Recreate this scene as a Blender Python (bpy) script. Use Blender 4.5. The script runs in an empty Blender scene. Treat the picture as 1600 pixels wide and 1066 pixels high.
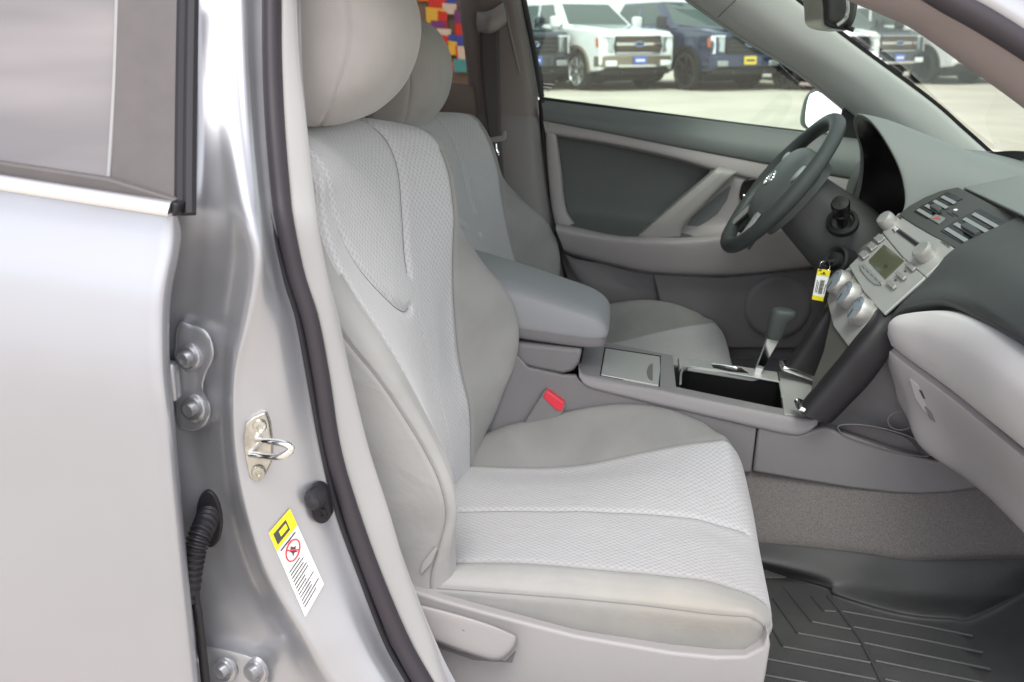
import bpy, bmesh, math, random
from mathutils import Vector, Matrix
import numpy as np
random.seed(4)
R = math.radians
scene = bpy.context.scene
COL = scene.collection

# ---------------------------------------------------------------- camera
CAM = Vector((0.16, -1.92, 1.22)); YAW, PITCH, FPX = R(-6.65), R(-16.96), 1575.0
FW = Vector((math.sin(YAW)*math.cos(PITCH), math.cos(YAW)*math.cos(PITCH), math.sin(PITCH)))
RT = FW.cross(Vector((0, 0, 1))).normalized(); UP = RT.cross(FW)
cd = bpy.data.cameras.new('camera'); cam = bpy.data.objects.new('camera', cd); COL.objects.link(cam)
cam.matrix_world = Matrix(((RT.x, UP.x, -FW.x, CAM.x), (RT.y, UP.y, -FW.y, CAM.y), (RT.z, UP.z, -FW.z, CAM.z), (0, 0, 0, 1)))
cd.sensor_width = 36.0; cd.lens = 36.0*FPX/1600.0; cd.clip_start = 0.05; cd.clip_end = 2000
cd.dof.use_dof = True; cd.dof.focus_distance = 1.62; cd.dof.aperture_fstop = 7.0
scene.camera = cam

# ---------------------------------------------------------------- sky, sun, exposure
SUN_EL, SUN_AZ = R(60), R(176)          # azimuth measured from +Y towards +X
w = bpy.data.worlds.new('World'); scene.world = w; w.use_nodes = True
nt = w.node_tree; nt.nodes.clear()
sky = nt.nodes.new('ShaderNodeTexSky'); sky.sky_type = 'NISHITA'; sky.sun_disc = False
sky.sun_elevation = SUN_EL; sky.sun_rotation = SUN_AZ; sky.dust_density = 1.5; sky.air_density = 1.0; sky.ozone_density = 0.5
bg = nt.nodes.new('ShaderNodeBackground'); bg.inputs[1].default_value = 0.15
wo = nt.nodes.new('ShaderNodeOutputWorld')
hs = nt.nodes.new('ShaderNodeHueSaturation'); hs.inputs['Saturation'].default_value = 0.25      # thin white haze
nt.links.new(sky.outputs[0], hs.inputs['Color']); hz = nt.nodes.new('ShaderNodeVectorMath'); hz.operation = 'MULTIPLY'; hz.inputs[1].default_value = (1.0, 0.972, 0.985)
nt.links.new(hs.outputs[0], hz.inputs[0]); nt.links.new(hz.outputs[0], bg.inputs[0]); nt.links.new(bg.outputs[0], wo.inputs[0])
sl = bpy.data.lights.new('sun', 'SUN'); sl.energy = 0.9; sl.angle = R(25); sl.color = (1.0, 0.96, 0.9)
sun = bpy.data.objects.new('sun', sl); COL.objects.link(sun)
sd = Vector((math.sin(SUN_AZ)*math.cos(SUN_EL), math.cos(SUN_AZ)*math.cos(SUN_EL), math.sin(SUN_EL)))
sun.rotation_euler = sd.to_track_quat('Z', 'Y').to_euler(); sun.location = sd*40
vs = scene.view_settings; vs.view_transform = 'Standard'; vs.look = 'None'; vs.exposure = 1.36; vs.gamma = 1.0; vs.use_curve_mapping = False

# ---------------------------------------------------------------- helpers
V = Vector
def P(u, v, y=None, x=None, z=None):
    """point of the car seen at photo position u, v, on the plane y, x or z (metres)"""
    D = FW + RT*((u-800)/FPX) + UP*((533-v)/FPX)
    if y is not None: t = (y-CAM.y)/D.y
    elif x is not None: t = (x-CAM.x)/D.x
    else: t = (z-CAM.z)/D.z
    return CAM + D*t
def PL(u, v, O, n, off=0.0):
    D = FW + RT*((u-800)/FPX) + UP*((533-v)/FPX)
    O = V(O)+V(n)*off
    return CAM + D*((O-CAM).dot(V(n))/D.dot(V(n)))

def setp(o, parent=None, label=None, cat=None, group=None, kind=None):
    if parent is not None: o.parent = parent
    if label: o['label'] = label
    if cat: o['category'] = cat
    if group: o['group'] = group
    if kind: o['kind'] = kind
    return o
def empty(name, loc=(0, 0, 0), parent=None, label=None, cat=None, group=None, kind=None):
    o = bpy.data.objects.new(name, None); COL.objects.link(o); o.location = loc; o.empty_display_size = .05
    return setp(o, parent, label, cat, group, kind)
def mobj(name, verts, faces, mat, parent=None, smooth=True, sharp=35, uvs=None, label=None, **kw):
    me = bpy.data.meshes.new(name); me.from_pydata([tuple(p) for p in verts], [], faces)
    me.validate()
    if smooth:
        me.polygons.foreach_set('use_smooth', [True]*len(me.polygons))
        if sharp: me.set_sharp_from_angle(angle=R(sharp))
    if uvs is not None:
        ul = me.uv_layers.new(name='UVMap')
        li = np.empty(len(me.loops), dtype=np.int32); me.loops.foreach_get('vertex_index', li)
        ul.data.foreach_set('uv', np.asarray(uvs, dtype=np.float32)[li].ravel())
    if mat is not None:
        for m in (mat if isinstance(mat, (list, tuple)) else [mat]): me.materials.append(m)
    o = bpy.data.objects.new(name, me); COL.objects.link(o)
    if parent is not None and parent.type == 'EMPTY' or parent is not None:
        # children keep world coordinates: subtract parent's offset
        off = V((0, 0, 0)); q = parent
        while q: off += q.location; q = q.parent
        if off.length > 0: me.transform(Matrix.Translation(-off))
    return setp(o, parent, label, **kw)
def bev(o, wd, seg=3, ang=30):
    m = o.modifiers.new('bevel', 'BEVEL'); m.width = wd; m.segments = seg; m.limit_method = 'ANGLE'; m.angle_limit = R(ang); m.harden_normals = False
    return o
def solid(o, th, off=-1):
    m = o.modifiers.new('solid', 'SOLIDIFY'); m.thickness = th; m.offset = off
    return o
def crom(pts, n, closed=False):
    """Catmull-Rom resample of a list of Vectors/tuples, n samples"""
    A = np.array([list(p) for p in pts], float); k = len(A)
    if closed: A = np.vstack([A[-1], A, A[0], A[1]])
    else: A = np.vstack([2*A[0]-A[1], A, 2*A[-1]-A[-2]])
    segs = k if closed else k-1
    t = np.linspace(0, segs, n, endpoint=not closed); i = np.minimum(t.astype(int), segs-1); f = (t-i)[:, None]
    p0, p1, p2, p3 = A[i], A[i+1], A[i+2], A[i+3]
    return .5*((2*p1)+(-p0+p2)*f+(2*p0-5*p1+4*p2-p3)*f*f+(-p0+3*p1-3*p2+p3)*f**3)
def grid_from(rows, nu, nv, closed=False):
    """rows: list of rows of points; returns array nv x nu x 3"""
    H = np.array([crom(r, nu, closed) for r in rows])
    G = np.empty((nv, nu, 3))
    for j in range(nu): G[:, j] = crom(H[:, j], nv)
    return G
def grid_mesh(name, G, mat, parent=None, closed=False, flip=False, uv=True, cap=False, **kw):
    nv, nu = G.shape[:2]
    vs_ = G.reshape(-1, 3); F = []
    for a in range(nv-1):
        for b in range(nu if closed else nu-1):
            c = (b+1) % nu; q = (a*nu+b, a*nu+c, (a+1)*nu+c, (a+1)*nu+b)
            F.append(q[::-1] if flip else q)
    if cap and closed:
        F.append(tuple(range(nu))[::-1] if not flip else tuple(range(nu))); F.append(tuple(range((nv-1)*nu, nv*nu)) if not flip else tuple(range((nv-1)*nu, nv*nu))[::-1])
    uvs = None
    if uv:
        du = np.linalg.norm(np.diff(G, axis=1), axis=2); dv = np.linalg.norm(np.diff(G, axis=0), axis=2)
        U = np.zeros((nv, nu)); W = np.zeros((nv, nu)); U[:, 1:] = np.cumsum(du, 1); W[1:] = np.cumsum(dv, 0)
        U = U - U[:, nu//2][:, None]; W[:] = W[:, nu//2][:, None]
        uvs = np.stack([U, W], 2).reshape(-1, 2).tolist()
    return mobj(name, vs_.tolist(), F, mat, parent, uvs=uvs, **kw)
def surf(name, rows, mat, parent=None, nu=24, nv=24, th=0, closed=False, flip=False, cap=False, **kw):
    o = grid_mesh(name, grid_from(rows, nu, nv, closed), mat, parent, closed, flip, cap=cap, **kw)
    if th: solid(o, th)
    return o
def extr(name, pts, vec, mat, parent=None, b=.003, seg=3, **kw):
    pts = [V(p) for p in pts]; n = len(pts); vec = V(vec)
    nr = V((0, 0, 0))
    for i in range(n): nr += (pts[i]-pts[0]).cross(pts[(i+1) % n]-pts[0])
    if nr.dot(vec) > 0: pts = pts[::-1]
    vs_ = pts+[p+vec for p in pts]
    F = [tuple(range(n)), tuple(range(2*n-1, n-1, -1))]+[(i, i+n, (i+1) % n+n, (i+1) % n) for i in range(n)]
    o = mobj(name, vs_, F, mat, parent, **kw)
    if b: bev(o, b, seg)
    return o
def poly_px(pix, y, spline=0):
    q = [P(u, v, y=y) if not isinstance(y, (list, tuple)) else None for u, v in pix]
    if spline: q = [V(p) for p in crom(q, spline, True)]
    return q
def sweep(name, pts, prof, up, mat, parent=None, n=40, scale=None, closed=False, cap=True, smooth_path=True, **kw):
    C = crom(pts, n, closed) if smooth_path else np.array([list(p) for p in pts]); n = len(C)
    up = V(up); G = np.empty((n, len(prof), 3))
    for i in range(n):
        a = C[(i-1) % n] if closed else C[max(0, i-1)]; b_ = C[(i+1) % n] if closed else C[min(n-1, i+1)]
        T = V(b_-a).normalized(); S = T.cross(up).normalized(); N = S.cross(T)
        s = 1 if scale is None else (scale if not hasattr(scale, '__len__') else np.interp(i/(n-1), np.linspace(0, 1, len(scale)), scale))
        for j, (p, q) in enumerate(prof): G[i, j] = C[i]+np.array(S)*p*s+np.array(N)*q*s
    if closed: G = np.vstack([G, G[:1]])
    return grid_mesh(name, G, mat, parent, closed=True, cap=cap and not closed, uv=False, **kw)
def circ(r, n=12, ry=None):
    ry = ry or r
    return [(r*math.cos(2*math.pi*i/n), ry*math.sin(2*math.pi*i/n)) for i in range(n)]
def tube(name, pts, r, mat, parent=None, n=12, seg=30, up=(0.13, .37, .92), closed=False, scale=None, **kw):
    return sweep(name, pts, circ(r, n), up, mat, parent, n=seg, closed=closed, scale=scale, **kw)
def lathe(name, O, axis, prof, mat, parent=None, n=28, **kw):
    ax = V(axis).normalized(); a = ax.orthogonal().normalized(); b_ = ax.cross(a); O = V(O)
    G = np.empty((len(prof), n, 3))
    for i, (r, h) in enumerate(prof):
        for j in range(n):
            t = 2*math.pi*j/n; G[i, j] = O+ax*h+(a*math.cos(t)+b_*math.sin(t))*max(r, 1e-5)
    return grid_mesh(name, G, mat, parent, closed=True, uv=False, flip=False, **kw)
def rbox(name, c, size, mat, parent=None, ax=None, b=.003, seg=3, **kw):
    c = V(c); X, Y, Z = ax if ax else (V((1, 0, 0)), V((0, 1, 0)), V((0, 0, 1)))
    X, Y, Z = V(X).normalized(), V(Y).normalized(), V(Z).normalized(); a, d, e = size[0]/2, size[1]/2, size[2]/2
    vs_ = [c+X*a*i+Y*d*j+Z*e*k for k in (-1, 1) for j in (-1, 1) for i in (-1, 1)]
    F = [(0, 2, 3, 1), (4, 5, 7, 6), (0, 1, 5, 4), (2, 6, 7, 3), (0, 4, 6, 2), (1, 3, 7, 5)]
    if X.cross(Y).dot(Z) < 0: F = [f[::-1] for f in F]
    o = mobj(name, vs_, F, mat, parent, **kw)
    if b: bev(o, b, seg)
    return o
def text(name, s, O, xd, yd, size, mat, parent=None, ext=.0002, align='CENTER', **kw):
    cu = bpy.data.curves.new(name, 'FONT'); cu.body = s; cu.size = size; cu.align_x = align; cu.align_y = 'CENTER'; cu.extrude = ext; cu.resolution_u = 3
    cu.materials.append(mat)
    tmp = bpy.data.objects.new('tmp', cu); me = bpy.data.meshes.new_from_object(tmp); bpy.data.objects.remove(tmp)
    if not me.materials: me.materials.append(mat)
    o = bpy.data.objects.new(name, me); COL.objects.link(o)
    X = V(xd).normalized(); Z = X.cross(V(yd)).normalized(); Y = Z.cross(X)
    O = V(O); off = V((0, 0, 0)); q = parent
    while q: off += q.location; q = q.parent
    O = O-off
    o.matrix_local = Matrix(((X.x, Y.x, Z.x, O.x), (X.y, Y.y, Z.y, O.y), (X.z, Y.z, Z.z, O.z), (0, 0, 0, 1)))
    return setp(o, parent, **kw)

# ---------------------------------------------------------------- materials
def mat(name, col, rough=.5, metal=0, coat=0, spec=.35, noise=0, nscale=8, bump=0, bscale=400, sheen=0, coatr=.05):
    m = bpy.data.materials.new(name); m.use_nodes = True; n = m.node_tree.nodes; l = m.node_tree.links; b = n['Principled BSDF']
    b.inputs['Base Color'].default_value = (*col, 1); b.inputs['Roughness'].default_value = rough; b.inputs['Metallic'].default_value = metal
    b.inputs['Coat Weight'].default_value = coat; b.inputs['Coat Roughness'].default_value = coatr; b.inputs['Specular IOR Level'].default_value = spec
    if sheen: b.inputs['Sheen Weight'].default_value = sheen; b.inputs['Sheen Roughness'].default_value = .4
    tc = n.new('ShaderNodeTexCoord')
    if noise:
        tx = n.new('ShaderNodeTexNoise'); tx.inputs['Scale'].default_value = nscale; tx.inputs['Detail'].default_value = 6; tx.inputs['Roughness'].default_value = .6
        l.new(tc.outputs['Object'], tx.inputs['Vector'])
        mr = n.new('ShaderNodeMapRange'); mr.inputs[1].default_value = .3; mr.inputs[2].default_value = .7; mr.inputs[3].default_value = 1-noise; mr.inputs[4].default_value = 1+noise
        l.new(tx.outputs[0], mr.inputs[0])
        mx = n.new('ShaderNodeVectorMath'); mx.operation = 'SCALE'; mx.inputs[0].default_value = col; l.new(mr.outputs[0], mx.inputs['Scale']); l.new(mx.outputs[0], b.inputs['Base Color'])
        rr = n.new('ShaderNodeMapRange'); rr.inputs[1].default_value = .3; rr.inputs[2].default_value = .7; rr.inputs[3].default_value = max(0, rough-.08); rr.inputs[4].default_value = min(1, rough+.08)
        l.new(tx.outputs[0], rr.inputs[0]); l.new(rr.outputs[0], b.inputs['Roughness'])
    if bump:
        t2 = n.new('ShaderNodeTexNoise'); t2.inputs['Scale'].default_value = bscale; t2.inputs['Detail'].default_value = 3
        l.new(tc.outputs['Object'], t2.inputs['Vector'])
        bp = n.new('ShaderNodeBump'); bp.inputs['Strength'].default_value = bump; bp.inputs['Distance'].default_value = .001
        l.new(t2.outputs[0], bp.inputs['Height']); l.new(bp.outputs[0], b.inputs['Normal'])
    return m
M = {}
M['silver'] = mat('silver_paint', (.395, .405, .435), .34, .65, .6, noise=.015, nscale=3)
M['silver_in'] = mat('silver_paint_jamb', (.40, .408, .43), .36, .68, .5, noise=.03, nscale=6, coatr=.15)
M['moulding'] = mat('bright_moulding', (.8, .8, .82), .18, .9)
M['chrome'] = mat('chrome', (.82, .82, .82), .08, 1)
M['zinc'] = mat('zinc_plate', (.5, .49, .44), .3, 1, noise=.2, nscale=60)
M['rubber'] = mat('black_rubber', (.018, .017, .02), .5, bump=.15, bscale=200)
M['seal'] = mat('door_seal_rubber', (.035, .03, .036), .55, bump=.1, bscale=300)
M['applique'] = mat('brown_pillar_film', (.11, .10, .098), .55, noise=.08, nscale=30, bump=.1)
M['trim'] = mat('light_trim', (.30, .298, .295), .55, noise=.03, bump=.3, bscale=900)
M['trimshade'] = mat('warm_trim', (.26, .22, .212), .6, noise=.03, bump=.3, bscale=900)
M['grey'] = mat('mid_grey_plastic', (.17, .165, .168), .5, noise=.03, nscale=5, bump=.35, bscale=1100)
M['greyd'] = mat('deep_grey_plastic', (.15, .143, .146), .55, noise=.03, nscale=5, bump=.35, bscale=1100)
M['doorgrey'] = mat('door_grey_plastic', (.285, .268, .268), .5, noise=.03, nscale=5, bump=.3, bscale=1000)
M['doorcloth'] = mat('door_insert_vinyl', (.08, .09, .087), .62, noise=.04, nscale=20, bump=.3, bscale=700)
M['doortop'] = mat('door_upper_vinyl', (.11, .124, .12), .5, noise=.03, nscale=6, bump=.4, bscale=800)
M['dash'] = mat('dash_vinyl', (.17, .185, .18), .68, noise=.03, nscale=6, bump=.4, bscale=800)
M['dashd'] = mat('dash_vinyl_shaded', (.06, .066, .066), .68, noise=.03, nscale=6, bump=.4, bscale=800)  # same vinyl as the dash top, with the pad's shade put into the colour
M['grip'] = mat('dark_grip', (.017, .0155, .018), .5, bump=.25, bscale=900)
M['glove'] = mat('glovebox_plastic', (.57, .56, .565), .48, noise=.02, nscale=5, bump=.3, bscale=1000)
M['stack'] = mat('satin_silver_plastic', (.41, .415, .40), .42, .35, noise=.03, nscale=12)
M['knobsilver'] = mat('silver_knob', (.44, .425, .41), .36, .6)
M['button'] = mat('button_silver', (.36, .365, .36), .35, .4)
M['lcd'] = mat('radio_lcd', (.085, .09, .055), .2, coat=.6)
M['ink'] = mat('ink', (.05, .05, .05), .6)
M['black'] = mat('gloss_black', (.008, .008, .008), .25)
M['blackm'] = mat('matt_black', (.012, .012, .013), .7)
M['wheel'] = mat('wheel_urethane', (.045, .053, .053), .5, noise=.03, bump=.5, bscale=700)
M['wheelpad'] = mat('airbag_cover', (.095, .107, .105), .5, bump=.4, bscale=800)
M['wheelsilver'] = mat('spoke_silver', (.5, .5, .5), .35, .5)
M['col'] = mat('column_plastic', (.055, .057, .058), .5, bump=.3, bscale=800)
M['red'] = mat('buckle_red', (.62, .03, .05), .25, coat=.5)
M['hazard'] = mat('hazard_red', (.4, .06, .06), .4)
M['yellow'] = mat('tag_yellow', (.8, .68, .02), .45)
M['white'] = mat('paper_white', (.8, .8, .8), .5)
M['redink'] = mat('red_ink', (.62, .04, .06), .5)
M['mat'] = mat('rubber_mat', (.043, .0445, .044), .5, noise=.12, nscale=9, bump=.4, bscale=500)
M['belt'] = mat('belt_webbing', (.075, .068, .068), .8, bump=.5, bscale=900)
M['headliner'] = mat('headliner_cloth', (.45, .43, .40), .95)
M['rustlabel'] = mat('grey_tag', (.3, .29, .28), .6)

def glass(name, tint, refl=1.0, ior=1.45, dirt_or_glare=0):
    m = bpy.data.materials.new(name); m.use_nodes = True; n = m.node_tree.nodes; l = m.node_tree.links; n.clear()
    o = n.new('ShaderNodeOutputMaterial'); mx = n.new('ShaderNodeMixShader'); tr = n.new('ShaderNodeBsdfTransparent'); gl = n.new('ShaderNodeBsdfGlossy')
    tr.inputs[0].default_value = (*tint, 1); gl.inputs['Roughness'].default_value = .02; gl.inputs['Color'].default_value = (refl, refl, refl, 1)
    fr = n.new('ShaderNodeFresnel'); fr.inputs[0].default_value = ior
    l.new(fr.outputs[0], mx.inputs[0]); l.new(tr.outputs[0], mx.inputs[1]); l.new(gl.outputs[0], mx.inputs[2])
    last = mx
    if dirt_or_glare:  # pale streaky layer: blurred reflections painted onto the pane
        df = n.new('ShaderNodeBsdfDiffuse'); df.inputs[0].default_value = (.5, .455, .45, 1); m2 = n.new('ShaderNodeMixShader')
        nz = n.new('ShaderNodeTexNoise'); nz.inputs['Scale'].default_value = 5; nz.inputs['Detail'].default_value = 2; tc = n.new('ShaderNodeTexCoord'); mp = n.new('ShaderNodeMapping'); mp.inputs['Scale'].default_value = (.5, 1, 3)
        l.new(tc.outputs['Object'], mp.inputs[0]); l.new(mp.outputs[0], nz.inputs['Vector'])
        mr = n.new('ShaderNodeMapRange'); mr.inputs[1].default_value = .35; mr.inputs[2].default_value = .7; mr.inputs[3].default_value = dirt_or_glare*.5; mr.inputs[4].default_value = dirt_or_glare
        l.new(nz.outputs[0], mr.inputs[0]); l.new(mr.outputs[0], m2.inputs[0]); l.new(mx.outputs[0], m2.inputs[1]); l.new(df.outputs[0], m2.inputs[2]); last = m2
    l.new(last.outputs[0], o.inputs[0])
    return m
M['glass'] = glass('clear_glass', (.84, .93, .87))
M['windshield'] = glass('windshield_glass', (.78, .87, .79))
M['tint'] = glass('rear_glass', (.28, .24, .22), 1.0, 2.1, dirt_or_glare=.42)
M['tintr'] = glass('tinted_glass', (.55, .5, .45))

def fabric(name, colp, cols):
    """seat cloth: patterned insert where vertex attribute 'ins' is 1, plain velour elsewhere; attribute 'dirt' warms it"""
    m = bpy.data.materials.new(name); m.use_nodes = True; n = m.node_tree.nodes; l = m.node_tree.links; b = n['Principled BSDF']
    b.inputs['Roughness'].default_value = .95; b.inputs['Specular IOR Level'].default_value = .15; b.inputs['Sheen Weight'].default_value = .25; b.inputs['Sheen Roughness'].default_value = .4
    at = n.new('ShaderNodeAttribute'); at.attribute_name = 'ins'
    uv = n.new('ShaderNodeUVMap')
    # warp the cells with noise
    nz = n.new('ShaderNodeTexNoise'); nz.inputs['Scale'].default_value = 26; l.new(uv.outputs[0], nz.inputs['Vector'])
    sb = n.new('ShaderNodeVectorMath'); sb.operation = 'SUBTRACT'; sb.inputs[1].default_value = (.5, .5, .5); l.new(nz.outputs['Color'], sb.inputs[0])
    sc = n.new('ShaderNodeVectorMath'); sc.operation = 'SCALE'; sc.inputs['Scale'].default_value = .010; l.new(sb.outputs[0], sc.inputs[0])
    ad = n.new('ShaderNodeVectorMath'); ad.operation = 'ADD'; l.new(uv.outputs[0], ad.inputs[0]); l.new(sc.outputs[0], ad.inputs[1])
    sx = n.new('ShaderNodeSeparateXYZ'); l.new(ad.outputs[0], sx.inputs[0])
    def mth(op, a, c=None, d=None):
        q = n.new('ShaderNodeMath'); q.operation = op
        for i, z in enumerate((a, c, d)):
            if z is None: continue
            if isinstance(z, (int, float)): q.inputs[i].default_value = z
            else: l.new(z, q.inputs[i])
        return q.outputs[0]
    # rounded knit cells in a half-drop layout: cell 8.5 mm x 11 mm
    kx, ky = 2*math.pi/.0105, 2*math.pi/.0125
    a = mth('SINE', mth('MULTIPLY', sx.outputs[0], kx)); c = mth('SINE', mth('MULTIPLY', sx.outputs[1], ky))
    p = mth('MULTIPLY', a, c)
    p = mth('ADD', mth('MULTIPLY', p, .5), .5)
    big = mth('SINE', mth('MULTIPLY', sx.outputs[1], 2*math.pi/.075)); big = mth('MULTIPLY', big, .12)
    ht = mth('SMOOTH_MIN', p, .72, .2)
    fine = n.new('ShaderNodeTexNoise'); fine.inputs['Scale'].default_value = 900; fine.inputs['Detail'].default_value = 2; l.new(uv.outputs[0], fine.inputs['Vector'])
    hh = mth('ADD', mth('MULTIPLY', mth('MULTIPLY', ht, at.outputs['Fac']), 1.0), mth('MULTIPLY', fine.outputs[0], .22))
    bp = n.new('ShaderNodeBump'); bp.inputs['Strength'].default_value = .5; bp.inputs['Distance'].default_value = .0016; l.new(hh, bp.inputs['Height'])
    wr = n.new('ShaderNodeTexNoise'); wr.inputs['Scale'].default_value = 16; wr.inputs['Detail'].default_value = 3; wr.inputs['Distortion'].default_value = .6; l.new(uv.outputs[0], wr.inputs['Vector'])
    b2 = n.new('ShaderNodeBump'); b2.inputs['Strength'].default_value = .35; b2.inputs['Distance'].default_value = .008; l.new(wr.outputs[0], b2.inputs['Height']); l.new(bp.outputs[0], b2.inputs['Normal']); l.new(b2.outputs[0], b.inputs['Normal'])
    # colour
    cl = n.new('ShaderNodeTexNoise'); cl.inputs['Scale'].default_value = 8; cl.inputs['Detail'].default_value = 6; cl.inputs['Distortion'].default_value = .3; l.new(uv.outputs[0], cl.inputs['Vector'])
    r1 = n.new('ShaderNodeMapRange'); r1.inputs[1].default_value = .3; r1.inputs[2].default_value = .7; r1.inputs[3].default_value = .87; r1.inputs[4].default_value = 1.07; l.new(cl.outputs[0], r1.inputs[0])
    pc = n.new('ShaderNodeMapRange'); pc.inputs[1].default_value = .0; pc.inputs[2].default_value = .7; pc.inputs[3].default_value = .84; pc.inputs[4].default_value = 1.04; l.new(ht, pc.inputs[0])
    v1 = n.new('ShaderNodeVectorMath'); v1.operation = 'SCALE'; v1.inputs[0].default_value = colp; l.new(pc.outputs[0], v1.inputs['Scale'])
    v2 = n.new('ShaderNodeVectorMath'); v2.operation = 'SCALE'; v2.inputs[0].default_value = cols; l.new(r1.outputs[0], v2.inputs['Scale'])
    mx = n.new('ShaderNodeMix'); mx.data_type = 'RGBA'; l.new(at.outputs['Fac'], mx.inputs['Factor']); l.new(v2.outputs[0], mx.inputs['A']); l.new(v1.outputs[0], mx.inputs['B'])
    ds = n.new('ShaderNodeAttribute'); ds.attribute_name = 'dirt_or_glare'  # on the cloth this is staining
    d2 = mth('MULTIPLY', ds.outputs['Fac'], mth('MULTIPLY', cl.outputs[0], 1.3))
    mm = n.new('ShaderNodeMix'); mm.data_type = 'RGBA'; mm.blend_type = 'MULTIPLY'; l.new(d2, mm.inputs['Factor']); l.new(mx.outputs['Result'], mm.inputs['A']); mm.inputs['B'].default_value = (.86, .76, .6, 1)
    np_ = n.new('ShaderNodeAttribute'); np_.attribute_name = 'painted_light'  # light and shade painted into the cloth: outboard lighter, inboard bolster darker
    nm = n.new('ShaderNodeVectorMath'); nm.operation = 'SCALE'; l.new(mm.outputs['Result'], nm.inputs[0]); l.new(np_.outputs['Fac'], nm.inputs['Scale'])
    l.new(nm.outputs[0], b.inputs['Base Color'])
    return m
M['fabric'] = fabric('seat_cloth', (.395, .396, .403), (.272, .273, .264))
def carpet():
    m = mat('carpet', (.14, .131, .126), 1.0, spec=.1, noise=.3, nscale=420, bump=1.0, bscale=800)
    return m
M['carpet'] = carpet()

M['armrest'] = mat('armrest_vinyl', (.26, .267, .275), .5, noise=.03, nscale=8, bump=.35, bscale=900)
M['stackd'] = mat('satin_grey_plastic', (.11, .107, .098), .45, .2)
M['dialface'] = mat('dial_face', (.3, .34, .38), .25, .2, .5)
M['dialblue'] = mat('dial_blue', (.12, .25, .55), .4)
M['dialred'] = mat('dial_red', (.55, .08, .08), .4)
M['vane'] = mat('vent_vane_plastic', (.22, .235, .24), .45)
M['handle'] = mat('door_handle_plastic', (.29, .285, .275), .45, bump=.25, bscale=900)
M['mirrorgrey'] = mat('mirror_housing_paint', (.2, .22, .215), .4)
M['mirror'] = mat('mirror_glass', (.9, .9, .9), .02, 1)
M['pillartrim'] = mat('pillar_plastic_shaded', (.18, .158, .148), .55, noise=.03, bump=.3, bscale=900)  # cabin shade painted into the trim colour, darker and browner
M['pillartrim2'] = mat('pillar_plastic_lower', (.19, .182, .177), .55, noise=.03, bump=.3, bscale=900)  # same trim, cabin shade painted in a little lighter and less brown
M['beltguide'] = mat('belt_guide_plastic', (.27, .255, .245), .45)
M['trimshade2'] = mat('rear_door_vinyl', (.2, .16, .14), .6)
M['apillar'] = mat('a_pillar_trim', (.42, .435, .42), .6, noise=.02, bump=.3, bscale=900)
M['chromed'] = mat('dark_bezel', (.25, .26, .25), .2, .6)
M['shield'] = mat('seat_shield_plastic', (.28, .268, .265), .45, noise=.02, bump=.3, bscale=900)
M['seal2'] = mat('grey_edge_trim', (.3, .31, .3), .5)
M['truckblk'] = mat('mirror_black', (.02, .022, .022), .3)
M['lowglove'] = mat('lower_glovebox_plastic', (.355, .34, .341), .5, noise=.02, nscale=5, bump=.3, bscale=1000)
M['vent'] = mat('vent_panel_plastic', (.05, .052, .05), .5)

# ---------------------------------------------------------------- ground
gm = mat('concrete_lot', (.53, .475, .40), .95, noise=.14, nscale=.5, bump=.2, bscale=30)
g = mobj('parking_lot', [(-1500, -1500, 0), (1500, -1500, 0), (1500, 1500, 0), (-1500, 1500, 0)], [(0, 1, 2, 3)], gm, kind='structure')

# ================================================================ the car
car = empty('sedan_car', (0, 0, 0), label='silver sedan seen through its open front passenger doorway, grey cloth interior', cat='car')
def part(name, loc=(0, 0, 0), label=None): return empty(name, loc, car, label)

# ---------------------------------------------------------------- rear passenger door, closed
rd = part('rear_door', (-.45, -.9, .3), 'closed silver rear door with tinted window')
edge = [(272, 338, -.874), (270, 365, -.878), (266, 400, -.884), (256, 450, -.893), (252, 500, -.899), (253, 580, -.907), (260, 650, -.911), (268, 750, -.912), (279, 870, -.909), (289, 970, -.903), (299, 1066, -.895), (318, 1230, -.875)]
rows = []
for i, (u, v, y) in enumerate(edge):
    k = 1 if v > 345 else .45
    row = [P(uu, v-(u-uu)*.16*(1-.35*(v-338)/730), y=y) for uu in (-900, -650, -420, -220, -60, 70, 165, u-36*k, u-14*k)]
    row += [P(u+1, v, y=y+.004), P(u+10*k, v, y=y+.016), P(u+12*k, v, y=y+.034), P(u-4, v, y=y+.04), P(u-60, v, y=y+.045)]
    rows.append(row)
surf('outer_panel', rows, M['silver'], rd, 90, 120)
sweep('belt_moulding', [P(-900, 153, y=-.897), P(-500, 211.5, y=-.896), P(-100, 270, y=-.892), P(100, 301, y=-.889), P(267.5, 327, y=-.886)], [(.0095*math.cos(a), .0075*math.sin(a)+.0025*math.cos(a)) for a in [k*math.pi/8 for k in range(16)]], (0, -1, .35), M['moulding'], rd, 24)
extr('moulding_end_cap', [P(268.5, 316, y=-.8895), P(279, 319, y=-.8885), P(275, 338, y=-.8885), P(267.5, 338, y=-.8895)], (0, .02, 0), M['rubber'], rd, .003)
extr('window_lower_seal', [P(-900, 116, y=-.886), P(168, 279, y=-.878), P(276, 312, y=-.876), P(268, 320, y=-.876), P(-900, 145, y=-.886)], (0, .015, 0), M['applique'], rd, .003)
def lean(u, v, y0, k=.36): p = P(u, v, y=y0); return P(u, v, y=y0+k*(p.z-1.03)*1.0)
extr('window_glass', [lean(-760, -230, -.876), lean(190, -140, -.868), lean(172, 290, -.868), lean(-760, 175, -.876)], (0, .005, 0), M['tint'], rd, 0)
extr('pillar_applique', [lean(188, -140, -.874), lean(286, -140, -.872), lean(281, 120, -.872), lean(277, 316, -.872), lean(170, 288, -.874), lean(178, 120, -.874)], (0, .014, 0), M['applique'], rd, .002)
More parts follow.
